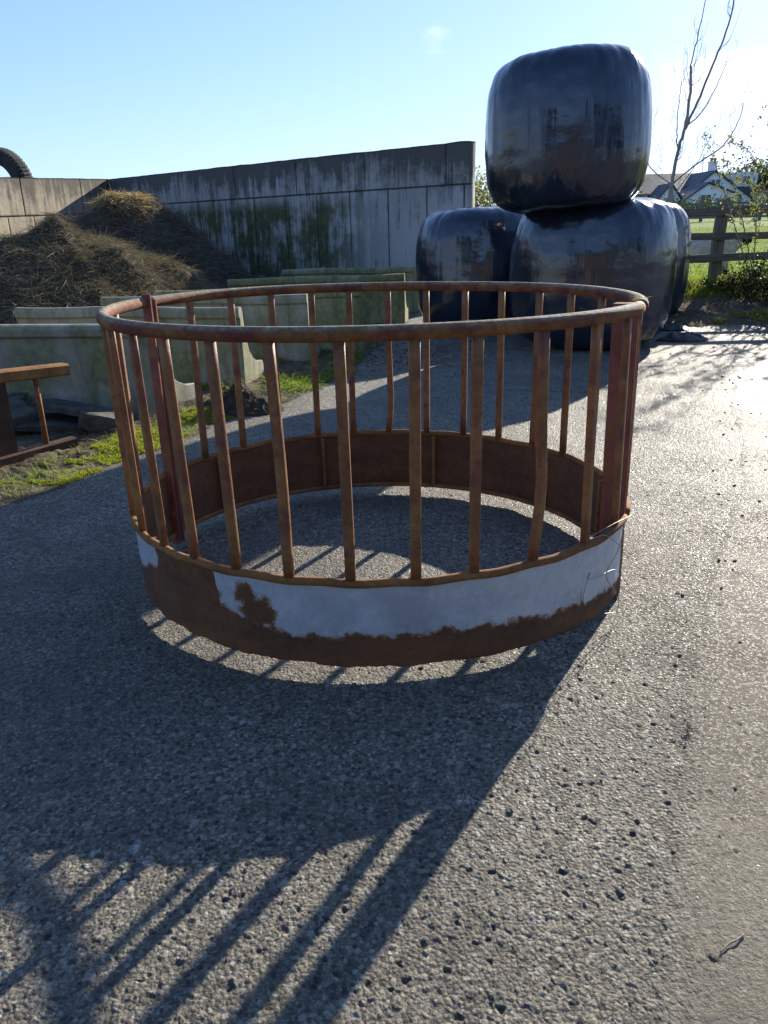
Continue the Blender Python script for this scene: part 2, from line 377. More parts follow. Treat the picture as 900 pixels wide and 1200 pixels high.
simple('clod_soil', [(.02, .015, .01), (.055, .04, .025), (.10, .075, .045)], 12, .95, .03, 30)
simple('barn_stone', [(.05, .045, .038), (.09, .08, .065), (.14, .125, .1)], 2, .9, .03, 8)
simple('barn_roof', [(.03, .025, .022), (.05, .04, .035)], 2, .8, .02, 8)
def blade(name, cols, tr=.45, tcol=(.25, .33, .03), rough=.6):
    a = Mat(name, rough, .12 if rough > .9 else .3); c = a.ramp(a.island(), [(i/(len(cols)-1), c) for i, c in enumerate(cols)]); a.color(c)
    t = a.mix(.5, c, tcol); a.translucent(tr, t); M[name] = a.m
blade('grass_blades', [(.07, .12, .015), (.12, .19, .02), (.18, .25, .03), (.24, .26, .06)], .5, (.30, .42, .03))
blade('moss_blades', [(.12, .15, .012), (.22, .25, .02), (.32, .33, .04)], .5, (.45, .52, .04))
blade('straw_blades', [(.06, .042, .022), (.12, .085, .045), (.20, .15, .08), (.33, .25, .13)], .2, (.4, .3, .12))
blade('dark_straw', [(.07, .056, .042), (.13, .105, .08), (.20, .165, .125), (.28, .235, .18)], .1, (.2, .15, .09), .95)
blade('olive_straw', [(.10, .08, .046), (.16, .13, .08), (.22, .185, .115), (.29, .25, .16)], .15, (.3, .24, .1), .95)
blade('bright_straw', [(.22, .16, .07), (.38, .29, .13), (.52, .42, .2)], .35, (.6, .45, .18))
blade('leaves_bush', [(.05, .07, .02), (.10, .12, .035), (.16, .16, .06)], .45, (.35, .35, .08))
blade('leaves_dark', [(.012, .018, .008), (.03, .042, .014), (.06, .075, .022)], .25, (.12, .18, .03))
blade('twigs', [(.04, .032, .022), (.09, .072, .05), (.15, .125, .09)], .05, (.2, .15, .1))
a = Mat('fleece', .95, .1)
xx = a.sep(a.tc.outputs['Object'], 0); zz = a.sep(a.tc.outputs['Object'], 2)
blk = a.math('MAXIMUM', a.ramp(xx, [(.49, 0.), (.53, 1.)]), a.ramp(zz, [(.24, 1.), (.28, 0.)]))
a.color(a.mix(blk, a.ramp(a.noise(14, 4), [(.3, (.45, .40, .31)), (.7, (.68, .62, .5))]), (.02, .018, .016))); a.bump(a.noise(30, 4, .7), .04, 1.); M['fleece'] = a.m
a = Mat('wire', .45, .5, .8); a.color((.28, .26, .24)); M['wire'] = a.m

# ---------------------------------------------------------------- ground
VX = np.array([-3.2, -1.9, -1.68, -1.53, -1.4, -1.31, -1.08, -.80, -.55, -.25, .0, .3, .5])   # verge edge, left of the yard
VY = np.array([2.3, 3.0, 3.2, 3.32, 3.58, 3.82, 4.50, 5.0, 5.6, 6.4, 7.8, 9.6, 11.2])
def terrain(x, y):
    rmask = sstep(2.5, 3.3, x+np.clip(y-14, 0, 40)*1.0)
    bank = .29*sstep(8.5, 10.6, y)-.12*sstep(10.8, 12.8, y)
    far = np.clip(y-14, 0, None)*.0345; far = np.where(y > 75, 61*.0345+(y-75)*.012, far)
    far = np.clip(far, 0, 3.2)
    rough_ = fbm(x*.5, y*.5, seed=5)*.05*sstep(9, 14, y)
    return (bank+far+rough_)*rmask
def zones(x, y):
    """0 concrete, 1 soil verge, 2 pasture (continuous distance-like values)"""
    n = fbm(x*3.0, y*3.0, seed=9)*.16+fbm(x*14, y*14, seed=12)*.05
    edge = np.interp(y, VY, VX)
    left = np.where(y > 2.3, edge-x+n, -1)
    left = np.where(x < -3.2, np.where(y > 2.0, 1, -1), left); left = np.where(y > 11.4, -1, left)
    right = np.minimum(x-2.55, y-8.62-.15*np.sin(x*2))+n*.9
    soil = np.maximum(left, right)
    past = np.minimum(y-10.15+n, x-2.3)
    past = np.where(y > 24, 1, past)
    return soil, past
def ground_height(x, y, soil):
    d = np.hypot(x, y)
    lod = 1-sstep(5.5, 9.0, d)
    line = np.interp(y, [.0, .8, .98, 1.52, 2.3, 3.36, 5, 9], [.22, .36, .44, .68, 1.05, 1.64, 2.3, 4.3])+fbm(x*2.5, y*2.5, seed=31)*.05
    fine = sstep(-.03, .10, x-line)
    wx = x+fbm(x*80, y*80, seed=91, oct=2)*.008; wy = y+fbm(x*80, y*80, seed=92, oct=2)*.008
    f1, c1 = cells(wx, wy, 120, 3); f2, c2 = cells(wx, wy, 62, 4); f3, c3 = cells(wx, wy, 34, 6)
    st = np.clip(1-(f1*1.5)**2, 0, 1)*(.25+.75*c1)*.0016
    big = np.where(c2 > .62, np.clip(1-(f2*1.7)**2, 0, 1)*(.4+.6*c2)*.0021, 0)
    pit = np.where(c2 < .06, np.clip(1-(f2*2.5)**2, 0, 1), 0); pit3 = np.where(c3 < .022, np.clip(1-(f3*2.9)**2, 0, 1), 0)
    pitm = sstep(-.25, .35, fbm(x*1.6, y*1.6, seed=77))
    pit = np.maximum(pit*pitm, pit3)
    und = fbm(x*1.1, y*1.1, seed=2)*.006+fbm(x*9, y*9, seed=3, oct=3)*.0022
    h = und+(st+big)*(1-.55*fine)+fbm(x*150, y*150, seed=8, oct=2)*.0006-pit*(.0042*(1-fine)+.003*fine)
    g = np.exp(-((x-line)/.018)**2)*.6*sstep(-.4, .2, fbm(x*5, y*5, seed=41)); h = h-g*.006
    jl = 5.5-.27*(x-1.0); g2 = np.exp(-((y-jl)/.018)**2)*np.where(x > .9, 1, 0)*.8; h = h-g2*.006
    # light brown drift of grit along the slab boundary is a real stain
    s = sstep(.0, .25, soil)
    hs = .015+fbm(x*6, y*6, seed=15)*.03+fbm(x*30, y*30, seed=16, oct=3)*.012+np.abs(fbm(x*2.5, y*2.5, seed=17))*.04
    stone = np.where(c2 > .62, c2, c1); stone = np.where(c2 > .985, 1.0, np.where(f2 < .42, stone*.93, c1*.9))
    return (h*lod)*(1-s)+hs*s, fine, stone*lod+.5*(1-lod), np.clip(pit*1.1, 0, 1)*(1-s)*lod, np.clip(g*.6+g2, 0, 1)*(1-s), np.exp(-((x-line-.13)/.12)**2)*sstep(-.35, .3, fbm(x*2, y*1.2, seed=43))*(1-s)
def polar(angs, rads):
    A, D = np.meshgrid(angs, rads, indexing='ij'); return (np.sin(A)*D).ravel(), (np.cos(A)*D).ravel()
phi = np.linspace(math.atan(1.1/.66), math.atan(1.1/11.0), 900)
rad_f = 1.1/np.tan(phi); rad = np.concatenate([[.02, .2, .4, .55], rad_f, np.geomspace(11.3, 26, 40), np.geomspace(27, 1500, 60)])
ang = np.concatenate([np.linspace(-math.pi, -R(37), 40)[:-1], np.linspace(-R(37), R(37), 830), np.linspace(R(37), math.pi, 40)[1:]])
gx, gy_ = polar(ang, rad)
soil, past = zones(gx, gy_)
hh, fine_, stone_, pit_, groove_, grime_ = ground_height(gx, gy_, soil)
gz_ = terrain(gx, gy_)+hh*(np.hypot(gx, gy_) > .3)
GF = grid_faces(len(ang), len(rad))
fs = soil[GF].mean(1); fp = past[GF].mean(1)
def sub(name, mask, mat, attrs):
    F = GF[mask]; used, inv = np.unique(F, return_inverse=True)
    o = mesh_np(name, np.stack([gx, gy_, gz_], 1)[used], inv.reshape(-1, 4)[:, ::-1], mat, attrs={k: v[used] for k, v in attrs.items()})
    return tag(o, kind='structure')
sub('yard_ground', (fs <= 0) & (fp <= 0), M['yard'], dict(fine=fine_, stone=stone_, pit=pit_, groove=groove_, grime=grime_))
mossm = np.where(gx < 1, .85*sstep(.02, .10, soil)*(1-sstep(.3, .6, soil))*sstep(3.3, 3.7, gy_), sstep(.0, .25, fbm(gx*1.2, gy_*1.2, seed=61)))
sub('verge_soil', (fs > 0) & (fp <= 0), M['soil'], dict(moss=mossm))
sub('field', fp > 0, M['pasture'], {})
def gz_at(x, y):
    x = np.atleast_1d(np.asarray(x, float)); y = np.atleast_1d(np.asarray(y, float)); s, p = zones(x, y)
    return terrain(x, y)+ground_height(x, y, s)[0]

# ---------------------------------------------------------------- strand / blade scatter
def strands(name, base, direc, length, width, mat, parent=None, droop=.3, seg=3, curl=.3, kind='stuff'):
    base = np.asarray(base, float); n = len(base); d = np.asarray(direc, float); d = d/np.linalg.norm(d, axis=1, keepdims=True)
    L = np.broadcast_to(length, (n,))[:, None]; W = np.broadcast_to(width, (n,))[:, None]
    side = np.cross(d, rng.normal(size=(n, 3))); side /= np.linalg.norm(side, axis=1, keepdims=True)
    bend = rng.normal(size=(n, 3))*curl; V = np.zeros((n, (seg+1)*2, 3))
    for i in range(seg+1):
        t = i/seg; p = base+d*L*t+bend*L*t*t*.5-np.array([0, 0, 1])*droop*L*t*t
        ww = W*(1-t*.85)*.5
        V[:, 2*i] = p-side*ww; V[:, 2*i+1] = p+side*ww
    k = np.arange(n)[:, None]*(seg+1)*2
    Q = np.concatenate([np.stack([k[:, 0]+2*i, k[:, 0]+2*i+1, k[:, 0]+2*i+3, k[:, 0]+2*i+2], 1) for i in range(seg)])
    o = mesh_np(name, V.reshape(-1, 3), Q, mat, parent, smooth=False)
    if kind: o['kind'] = kind
    return o
def up_dirs(n, spread): return np.stack([rng.normal(size=n)*spread, rng.normal(size=n)*spread, np.ones(n)], 1)

# ---------------------------------------------------------------- ring feeder
CX, CY, RX, RY = -.028, 2.525, .807, .776
feeder = thing('ring_feeder', (CX, CY, 0), 'round rusty steel ring feeder with upright bars and a patchy galvanised skirt', 'feeder')
def kfac(a, z):
    a = (a+180) % 360-180
    g = lambda c, s: math.exp(-((((a-c)+180) % 360-180)/s)**2)
    lo = 1-.035*g(-120, 45)+.035*g(-28, 26); hi = 1+.02*g(-20, 22)
    t = min(max(z/.885, 0), 1); return lo*(1-t)+hi*t
def ring(a, z, dr=0.):
    t = R(a); k = kfac(a, z); return Vector((CX+(RX*k+dr)*math.cos(t), CY+(RY*k+dr)*math.sin(t), z))
A_L, A_R = 163.0, 336.0
SECT = [(A_L+.6, A_R-1.0), (A_R-360+1.2, A_L-.8)]         # front half, back half
GA = [-180, -160, -157, -150, -144, -142.5, -140, -126, -123.5, -122.5, -117.1, -111.3, -105, -93.4, -83.6, -77, -68, -57.8, -44.1, -36, -20]
GZ = [.13, .13, .14, .165, .19, .24, .30, .30, .27, .155, .138, .119, .113, .12, .12, .124, .114, .110, .098, .085, .08]
for si, (a0, a1) in enumerate(SECT):
    n = 90; pts = []
    for i in range(n+1):
        a_ = a0+(a1-a0)*i/n; dz = .0015*math.sin(a_*.05+si)
        p = ring(a_, .885+dz); pts.append(p)
    mb = MB(); mb.tube(pts, .0185, 12); mb.build('top_rail', M['rail'], feeder, True)
    mb = MB(); mb.tube([ring(a0+(a1-a0)*i/n, .270+.002*math.sin(i*.9), .002) for i in range(n+1)], .0115, 10); mb.build('skirt_rail', M['rust'], feeder, True)
    mb = MB(); mb.tube([ring(a0+(a1-a0)*i/n, .036, -.012) for i in range(n+1)], .0095, 8); mb.build('bottom_lip', M['rust'], feeder, True)
    # skirt plate (outer and inner sheet joined at the edges)
    na, nz_ = 560, 36
    aa = np.linspace(a0, a1, na); tt = np.linspace(0, 1, nz_)
    A, T = np.meshgrid(aa, tt, indexing='ij')
    zb = .027+.004*vnoise(A*.25, A*0, seed=si)+.0018*vnoise(A*1.4, A*0, seed=si+4)
    Z = zb+(.262-zb)*T
    dent = .0035*fbm(A*.06, T*2.0, seed=20+si)+.0012*vnoise(A*.5, T*6, seed=22)
    kk = np.array([[kfac(x, .262*t) for t in tt] for x in aa])
    shells = []; galv = []
    for off in (0.0, -.003):
        X = CX+(RX*kk+dent+off)*np.cos(np.radians(A)); Y = CY+(RY*kk+dent+off)*np.sin(np.radians(A))
        shells.append(np.stack([X, Y, Z], -1).reshape(-1, 3))
        An = (A+180) % 360-180
        if si == 0 and off == 0.0:
            g = Z-np.interp(An, GA, GZ)
            side = np.minimum((An+123.2)*.013, 9)                     # left end of the long patch
            lp = np.minimum((-143.0-An)*.013, .5)                     # small patch at far left
            g = np.where(An > -133, np.minimum(g, side), np.minimum(g, lp))
            bl = np.hypot((An+114.0)/3.6, (Z-.165)/.040)-1            # rust island
            bl2 = np.hypot((An+115.8)/2.6, (Z-.205)/.028)-1
            g = np.minimum(g, np.minimum(bl, bl2)*.035)
            galv.append(g.ravel())
        elif si == 1 and off == 0.0: galv.append((Z-.17).ravel())
        else: galv.append(np.full(A.size, -.2))
    F = grid_faces(na, nz_); N = na*nz_; idx = np.arange(N).reshape(na, nz_)
    rim = []
    for e0, e1 in ((idx[:-1, 0], idx[1:, 0]), (idx[1:, -1], idx[:-1, -1]), (idx[0, 1:], idx[0, :-1]), (idx[-1, :-1], idx[-1, 1:])):
        rim.append(np.stack([e0, e1, e1+N, e0+N], 1)[:, ::-1])
    mesh_np('skirt_plate', np.concatenate(shells), np.concatenate([F, F[:, ::-1]+N]+rim), M['plate'], feeder, attrs=dict(galv=np.concatenate(galv)))
bars = [197.5, 209.5, 221.2, 231.8, 242.7, 254, 265.7, 277.5, 288.4, 301.2, 315.0, 327.5,
        147-.5, 132.5, 120.2, 108, 96.8, 85.2, 74, 62.3, 50.6, 38.5, 26.5, 13.5, 0.5, -12, 181.0]
for i, b in enumerate(bars):
    off = [0]*9; dr = [0]*9
    if b == 301.2: off = [0, .1, .2, .35, .6, .9, .7, .1, -.4]
    if b == 85.2: off = [0, 0, .1, .1, 0, -.1, -.2, .1, .8]
    if b == 254: off = [-.2, -.1, 0, .1, .15, .15, .1, 0, 0]
    pts = []
    j = random.uniform(-.25, .25)
    for k in range(9):
        z = .872-(.872-.272)*k/8; pts.append(ring(b+off[k]+j*(1-k/8), z, -.001+dr[k]))
    up = (pts[0]-Vector((CX, CY, pts[0].z))).normalized()
    mb = MB(); mb.tube(pts, 1.0, 12, True, up=up, wh=(.0265 if b > 190 else .0255, .020)); mb.build('bar', M['bar'], feeder, True)
for a_ in (142, 107, 71.5, 33.5, 4, 188, 212, 238, 262, 287, 312):
    mb = MB(); c_ = ring(a_, .15, -.016); t = R(a_)
    mb.box(c_, (.022, .014, .222), Euler((0, 0, t)).to_matrix()); mb.build('skirt_rib', M['rust'], feeder, bevel=.002)
for a_, s in ((A_L, 1), (A_R, 1)):
    for d in (-1.1, 1.1):
        mb = MB(); t = R(a_+d); top = .915 if (a_ == A_L and d > 0) else .895
        pts = [ring(a_+d, z, -.012 if a_ == A_L else -.034) for z in (.002, .25, .5, .75, top)]
        mb.tube(pts, 1.0, 8, True, up=(math.cos(t), math.sin(t), 0), wh=(.010, .034 if a_ == A_L else .074))
        # bolt heads on the flange
        sgn = math.copysign(1, d); tang = Vector((-math.sin(t), math.cos(t), 0))
        for z in (.12, .80):
            c_ = ring(a_+d, z, -.012 if a_ == A_L else -.034)+tang*sgn*.004
            mb.tube([c_, c_+tang*sgn*.009], .009, 6)
        mb.build('joint_post', M['redpost'], feeder, bevel=.0)
# baling wire hooked over the skirt
wb = MB()
def spl(P_, n=10):
    P_ = [Vector(p) for p in P_]; o = []
    for i in range(len(P_)-1):
        p0 = P_[max(i-1, 0)]; p1 = P_[i]; p2 = P_[i+1]; p3 = P_[min(i+2, len(P_)-1)]
        for k in range(n):
            t = k/n; o.append(.5*((2*p1)+(p2-p0)*t+(2*p0-5*p1+4*p2-p3)*t*t+(3*p1-p0-3*p2+p3)*t**3))
    return o+[P_[-1]]
for path in ([(-44, .290, .012), (-40, .285, .016), (-36, .25, .02), (-31, .20, .022), (-27, .165, .03)],
             [(-46, .292, .01), (-45, .305, .02), (-38, .315, .03), (-30, .30, .03), (-26, .285, .02)],
             [(-27.5, .245, .01), (-33, .20, .014), (-38, .165, .016), (-37.5, .13, .018), (-34, .07, .03), (-36, .035, .04), (-40, .045, .03)],
             [(-46, .105, .01), (-45.6, .15, .014), (-44, .19, .012), (-45, .175, .014), (-42, .165, .016), (-35, .155, .02), (-31, .10, .035), (-27, .05, .04)],
             [(-46.2, .09, .008), (-46.4, .15, .01)]):
    wb.tube(spl([ring(a_, z, d) for a_, z, d in path]), .0011, 5)
tag(wb.build('baling_wire', M['wire'], None, True), 'thin loose baling wire looped over the right end of the grey skirt', 'wire')
# straw caught on the rail
tb = np.array(ring(-19, .902))
tf = strands('straw_tuft', tb+rng.normal(size=(45, 3))*[.010, .010, .004], rng.normal(size=(45, 3))+[0, -.3, .1], rng.uniform(.010, .028, 45), .0020, M['bright_straw'], kind=None)
tag(tf, 'small pale straw tuft caught on the right end of the feeder rail', 'straw')
pb = [np.array(ring(a_, .903)) for a_ in (-72, -71.5, -70)]
tf = strands('straw_wisp', np.array(pb), [(1, .3, .2), (-1, .2, .4), (.8, -.6, .1)], .04, .0025, M['bright_straw'], kind=None)
tag(tf, 'few straw stalks lying on the front top rail of the feeder', 'straw')

# ---------------------------------------------------------------- wrapped bales
def bale(loc, rad_, h, label, tilt=(0, 0, 0), seed=0, squash=1.0):
    nu, nv = 200, 90
    U = np.linspace(0, 2*math.pi, nu, endpoint=False); T = np.linspace(0, math.pi, nv)
    UU, TT = np.meshgrid(U, T, indexing='ij')
    e = .34                                     # superellipse: flat ends, barrel side
    c, s = np.cos(TT), np.sin(TT)
    s_ = np.power(np.clip(s, 0, 1), e*.92); z_ = np.sign(c)*np.power(np.abs(c), .42)
    barrel = 1-.085*z_**2-.02*z_
    r_ = rad_*s_*barrel; z = h/2*z_
    z = z-np.where(z_ > .6, 1, 0)*.02*(1-s_)
    px_, py_, pz_ = np.cos(UU), np.sin(UU), z_
    shoulder = np.exp(-((np.abs(z_)-.86)/.16)**2)
    folds = vnoise(px_*8, py_*8, z_*.8+seed)
    lump = fbm(px_*1.6, py_*1.6, pz_*1.4, seed=seed+5)*.030+fbm(px_*4.5, py_*4.5, pz_*3, seed=seed+9)*.011
    d = lump+folds*.016*shoulder+vnoise(px_*14, py_*14, pz_*1.0, seed=seed+13)*.0035
    r_ = r_+d*s_*.8; z = z+lump*np.abs(z_)*.6
    X = r_*np.cos(UU); Y = r_*np.sin(UU)*squash; Z = z+h/2
    V = np.stack([X, Y, Z], -1).reshape(-1, 3)
    Rm = np.array(Euler(tilt).to_matrix()); V = V @ Rm.T
    V[:, 2] -= V[:, 2].min() if loc[2] == 0 else 0
    V += np.array(loc)
    F = grid_faces(nu, nv, True)[:, ::-1]
    o = mesh_np('wrapped_bale', V-np.array(loc), F, M['film']); o.location = loc
    return tag(o, label, 'bale', 'black wrapped silage bales stacked in the yard')
bale((2.04, 7.78, 0), .775, 1.33, 'black wrapped bale in front at the right, glossy film, under the topmost bale', (R(1), R(-1), 1.0), 3)
bale((1.20, 9.3, 0), .76, 1.31, 'black wrapped bale beside the concrete wall end, leftmost and lower of the stack', (R(-1), 0, 2.0), 11)
bale((2.86, 9.6, 0), .78, 1.33, 'black wrapped bale mostly hidden behind the right front one, nearest the fence', (0, R(1), .4), 17)
bale((1.69, 7.42, 1.235), .70, 1.225, 'topmost black wrapped bale sitting alone on the others against the sky', (R(2), R(2.0), 3.3), 29)

# ---------------------------------------------------------------- walls
def wallthing(name, p0, p1, h, th, joints, hj, mat, label, upper=(), algae_f=None, thdir=1, slope=0.):
    """panelled wall: each vertical/horizontal joint is a real groove in one face mesh"""
    p0 = np.array(p0, float); p1 = np.array(p1, float); L = np.linalg.norm(p1-p0); d = (p1-p0)/L
    nrm = np.array([d[1], -d[0]])*thdir
    nu = int(L/.03); nv = int(h/.03)
    us = np.unique(np.concatenate([np.linspace(0, L, nu)]+[[j-.016, j-.011, j+.011, j+.016] for j in list(joints)+list(upper)])); us = us[(us >= 0) & (us <= L)]
    vs = np.unique(np.concatenate([np.linspace(-.1, h, nv), [hj-.016, hj-.011, hj+.011, hj+.016]]))
    U, Vv = np.meshgrid(us, vs, indexing='ij')
    dep = fbm(U*2, Vv*2, seed=51)*.006
    gr = np.zeros_like(U)
    for j in joints: gr = np.maximum(gr, (np.abs(U-j) < .0115)*(Vv < hj))
    for j in upper: gr = np.maximum(gr, (np.abs(U-j) < .0115)*(Vv > hj))
    gr = np.maximum(gr, np.abs(Vv-hj) < .0115)
    dep = dep-gr*.014+np.where(Vv > hj, .006, 0)
    topw = fbm(U*3, U*0, seed=53)*.010*(Vv > h-.001)-slope*(1-U/L)*np.clip(Vv/h, 0, 1)
    F1 = np.stack([p0[0]+d[0]*U+nrm[0]*dep, p0[1]+d[1]*U+nrm[1]*dep, Vv+topw], -1).reshape(-1, 3)
    F2 = np.stack([p0[0]+d[0]*U-nrm[0]*th, p0[1]+d[1]*U-nrm[1]*th, Vv+topw], -1).reshape(-1, 3)
    na, nb = len(us), len(vs); F = grid_faces(na, nb); N = na*nb; idx = np.arange(N).reshape(na, nb)
    rim = [np.stack([e0, e1, e1+N, e0+N], 1) for e0, e1 in ((idx[:-1, -1], idx[1:, -1]), (idx[0, 1:], idx[0, :-1]), (idx[-1, :-1], idx[-1, 1:]))]
    al = np.clip(algae_f(U, Vv), 0, 1) if algae_f else np.zeros_like(U)
    Q = np.concatenate([F, F[:, ::-1]+N]+[r_[:, ::-1] for r_ in rim])
    if thdir < 0: Q = Q[:, ::-1]
    o = mesh_np(name, np.concatenate([F1, F2]), Q, mat, smooth=False, attrs=dict(algae=np.tile(al.ravel(), 2), joint=np.concatenate([gr.ravel()*1., gr.ravel()*0.])))
    return tag(o, label, 'wall')
E_, C_ = (1.33, 12.0), (-5.7, 17.91)
SW0 = (-5.7-.2*7.0, 17.91-.98*7.0)
wallthing('concrete_wall', C_, E_, 2.26, .16, [9.184-j for j in (.08, .75, 1.5, 2.3, 3.05, 3.8, 4.6, 5.4, 6.2, 7.0)], 1.70, M['wall'],
          'long grey concrete panel wall with dark streaks and green algae behind the troughs', upper=[9.184-j for j in (.4, 1.97, 3.5, 5.1)],
          algae_f=lambda U, V: sstep(.8, 2.0, U)*(1-sstep(6.2, 8.0, U))*(1-sstep(1.45, 1.75, V))*1.0+(1-sstep(.1, .5, V))*.6)
wallthing('concrete_side_wall', SW0, C_, 2.26, .16, [1.0, 2.2, 3.45, 4.2, 5.6], 1.58, M['sidewall'],
          'sunlit brown grey concrete side wall carrying the tyre at far left', upper=[1.6, 3.95, 5.9], slope=.30)
# mossy footing at the foot of the wall, tyre
ty = MB()
def torus(mb, c, Rm, r1, r2, w, n=56):
    prof = [(r2, -w*.36), (r2+.03, -w*.5), (r1-.07, -w*.52), (r1-.015, -w*.42), (r1, -w*.2), (r1, w*.2), (r1-.015, w*.42), (r1-.07, w*.52), (r2+.03, w*.5), (r2, w*.36), (r2+.015, w*.30), (r1-.05, w*.36), (r1-.04, 0), (r1-.05, -w*.36), (r2+.015, -w*.30)]
    V = []
    for i in range(n*3):
        t = 2*math.pi*i/(n*3)
        for k, (r_, y_) in enumerate(prof):
            rr_ = r_-(.018 if (i % 3 == 0 and k in (3, 4, 5, 6)) else 0)
            V.append(Rm @ Vector((rr_*math.cos(t), y_, rr_*math.sin(t)))+Vector(c))
    L = len(prof); F = [(i*L+k, i*L+(k+1) % L, ((i+1) % (n*3))*L+(k+1) % L, ((i+1) % (n*3))*L+k) for i in range(n*3) for k in range(L)]
    mb.add(V, F)
torus(ty, (-7.45, 16.9, 2.12), Euler((R(8), 0, R(-25))).to_matrix(), .70, .40, .32)
tag(ty.build('old_tyre', M['rubber'], None, False), 'worn black tractor tyre standing up above the side wall', 'tyre')
# silage mound behind the wall on which the tyre rests
def mound(name, c, rx, ry, h, mat, seed, label=None, cat=None, pw=1.0, n=90, rough=.08, kind=None, freq=2.2):
    u = np.linspace(0, 2*math.pi, n, endpoint=False); t = np.linspace(0, 1, n//2)
    U, T = np.meshgrid(u, t, indexing='ij'); X = np.cos(U)*T*rx; Y = np.sin(U)*T*ry
    prof = np.power(np.clip(1-np.power(T, 1.35), 0, 1), pw)
    wob = fbm(X*freq, Y*freq, seed=seed)*rough+fbm(X*freq*4, Y*freq*4, seed=seed+3)*rough*.35
    fade = (1-T**4); Z = h*prof+wob*fade*1.2-.03*(T > .97)
    ed = 1+.08*vnoise(np.cos(U)*3, np.sin(U)*3, seed=seed+8)*T
    V = np.stack([X*ed, Y*ed, Z], -1).reshape(-1, 3)
    o = mesh_np(name, V, grid_faces(n, n//2, True), mat); o.location = c
    if label: tag(o, label, cat)
    if kind: o['kind'] = kind
    return o, V+np.array(c)
mound('silage_mound', (-8.3, 17.4, 0), 1.9, 1.9, 1.75, M['scrap'], 4, 'dark sheeted silage mound behind the side wall under the tyre', 'mound')

# ---------------------------------------------------------------- straw heaps
def heap(c, rx, ry, h, seed, mat, label, n_st, name='straw_heap', pw=1.0, tip=None):
    root = thing(name, c, label, 'heap')
    o, V = mound('heap_core', (0, 0, 0), rx, ry, h, M['heap_core'], seed, pw=pw, rough=.20, n=140); o.parent = root
    V = V+np.array(c)
    def scat(nm, n, mt, sel=None, ln=(.07, .24), wd=.0065, lift=.04):
        if sel is None: sel = np.arange(len(V))
        
        w_ = np.hypot(V[sel, 0]-c[0], V[sel, 1]-c[1])+.05; ii = rng.choice(sel, n, p=w_/w_.sum())
        b = V[ii]+rng.normal(size=(n, 3))*[.04, .04, .015]+[0, 0, lift*.5]
        out_ = b-np.array([c[0], c[1], b[:, 2].mean()]); out_[:, 2] = 0; out_ /= np.linalg.norm(out_, axis=1, keepdims=True)+1e-6
        d = out_*.35+rng.normal(size=(n, 3))*[.8, .8, .35]+[0, 0, -.10]
        return strands(nm, b, d, rng.uniform(*ln, n), wd, mt, root, .25, 3, .5)
    scat('loose_straw', n_st, mat)
    if tip is not None:
        sel = np.where(np.hypot(V[:, 0]-tip[0], V[:, 1]-tip[1]) < tip[2])[0]
        scat('lit_straw', tip[3], M['bright_straw'], sel, (.06, .22), .009, .12)  # sunlit crest put into the colour: brighter straw strands round the tip
    return root
heap((-4.15, 13.6, 0), 2.25, 2.3, 1.72, 3, M['dark_straw'], 'dark straw manure heap with a tip coloured pale as if sunlit in the corner of the walls', 42000, tip=(-4.05, 13.35, .42, 2000), pw=.95)
heap((-3.72, 9.55, 0), 2.25, 2.2, 1.18, 12, M['olive_straw'], 'brown olive straw heap nearest the troughs at the left', 42000, pw=.85)

# ---------------------------------------------------------------- concrete troughs
def trough(xl, xr, yl, yr, zt, mat, label, shear=.55, depth=.50, dark=False):
    """J-section feed trough standing on its foot; length from left end to right end"""
    prof = [(0, 0), (.012, .2), (.006, .42), (.006, zt-.085), (-.016, zt-.07), (-.018, zt-.03), (-.008, zt-.008), (.012, zt), (.05, zt), (.068, zt-.012), (.078, zt-.04), (.09, zt-.12), (.125, zt-.24), (.175, zt-.34), (.25, .20), (.34, .16), (depth-.02, .145), (depth, .12), (depth, 0)]
    n = 28; V = []; k = len(prof)
    for i in range(n+1):
        t = i/n
        for d_, z_ in prof:
            x = xl+(xr-xl)*t+d_*shear*t*1.0; y = yl+(yr-yl)*t+d_
            V.append((x, y, z_+.006*math.sin(t*9+xl)))
    V = np.array(V); V[:, 1] += fbm(V[:, 0]*3, V[:, 2]*3, seed=int(abs(xl)*10))*.006
    me = bpy.data.meshes.new('feed_trough')
    F = [(i*k+j, (i+1)*k+j, (i+1)*k+(j+1) % k, i*k+(j+1) % k) for i in range(n) for j in range(k)]
    F += [tuple(range(k)), tuple(n*k+j for j in range(k-1, -1, -1))]
    loc = Vector(((xl+xr)/2, (yl+yr)/2, 0))
    me.from_pydata([tuple(Vector(v)-loc) for v in V], [], F); me.materials.append(mat); me.update()
    o = bpy.data.objects.new('feed_trough', me); COL.objects.link(o); o.location = loc
    b = o.modifiers.new('bevel', 'BEVEL'); b.width = .006; b.segments = 2; b.limit_method = 'ANGLE'; b.angle_limit = R(50)
    return tag(o, label, 'trough', 'concrete feed troughs in rows before the wall')
G, GM = M['trough_grey'], M['trough_green']
trough(-4.2, -1.44, 4.95, 4.87, .60, G, 'nearest concrete trough, grey, its curved foot beside the feeder at the left', .38)
trough(-2.86, -1.02, 6.26, 5.80, .60, G, 'second concrete trough from the feeder, its left end cut square behind the nearest trough', .15)
trough(-2.5, -.62, 7.2, 6.90, .60, G, 'third concrete trough row, grey, ending behind the clod of earth', .12)
trough(-2.2, -.17, 7.85, 7.50, .60, GM, 'fourth trough row, mossy, with the bright yellow green end', .1)
trough(-1.8, .32, 9.6, 9.85, .60, GM, 'long mossy green trough with flat top below the wall, beside the left bale', .12)
trough(-1.35, .50, 11.4, 11.2, .62, GM, 'farthest green trough, a dark strip at the foot of the wall', .3)

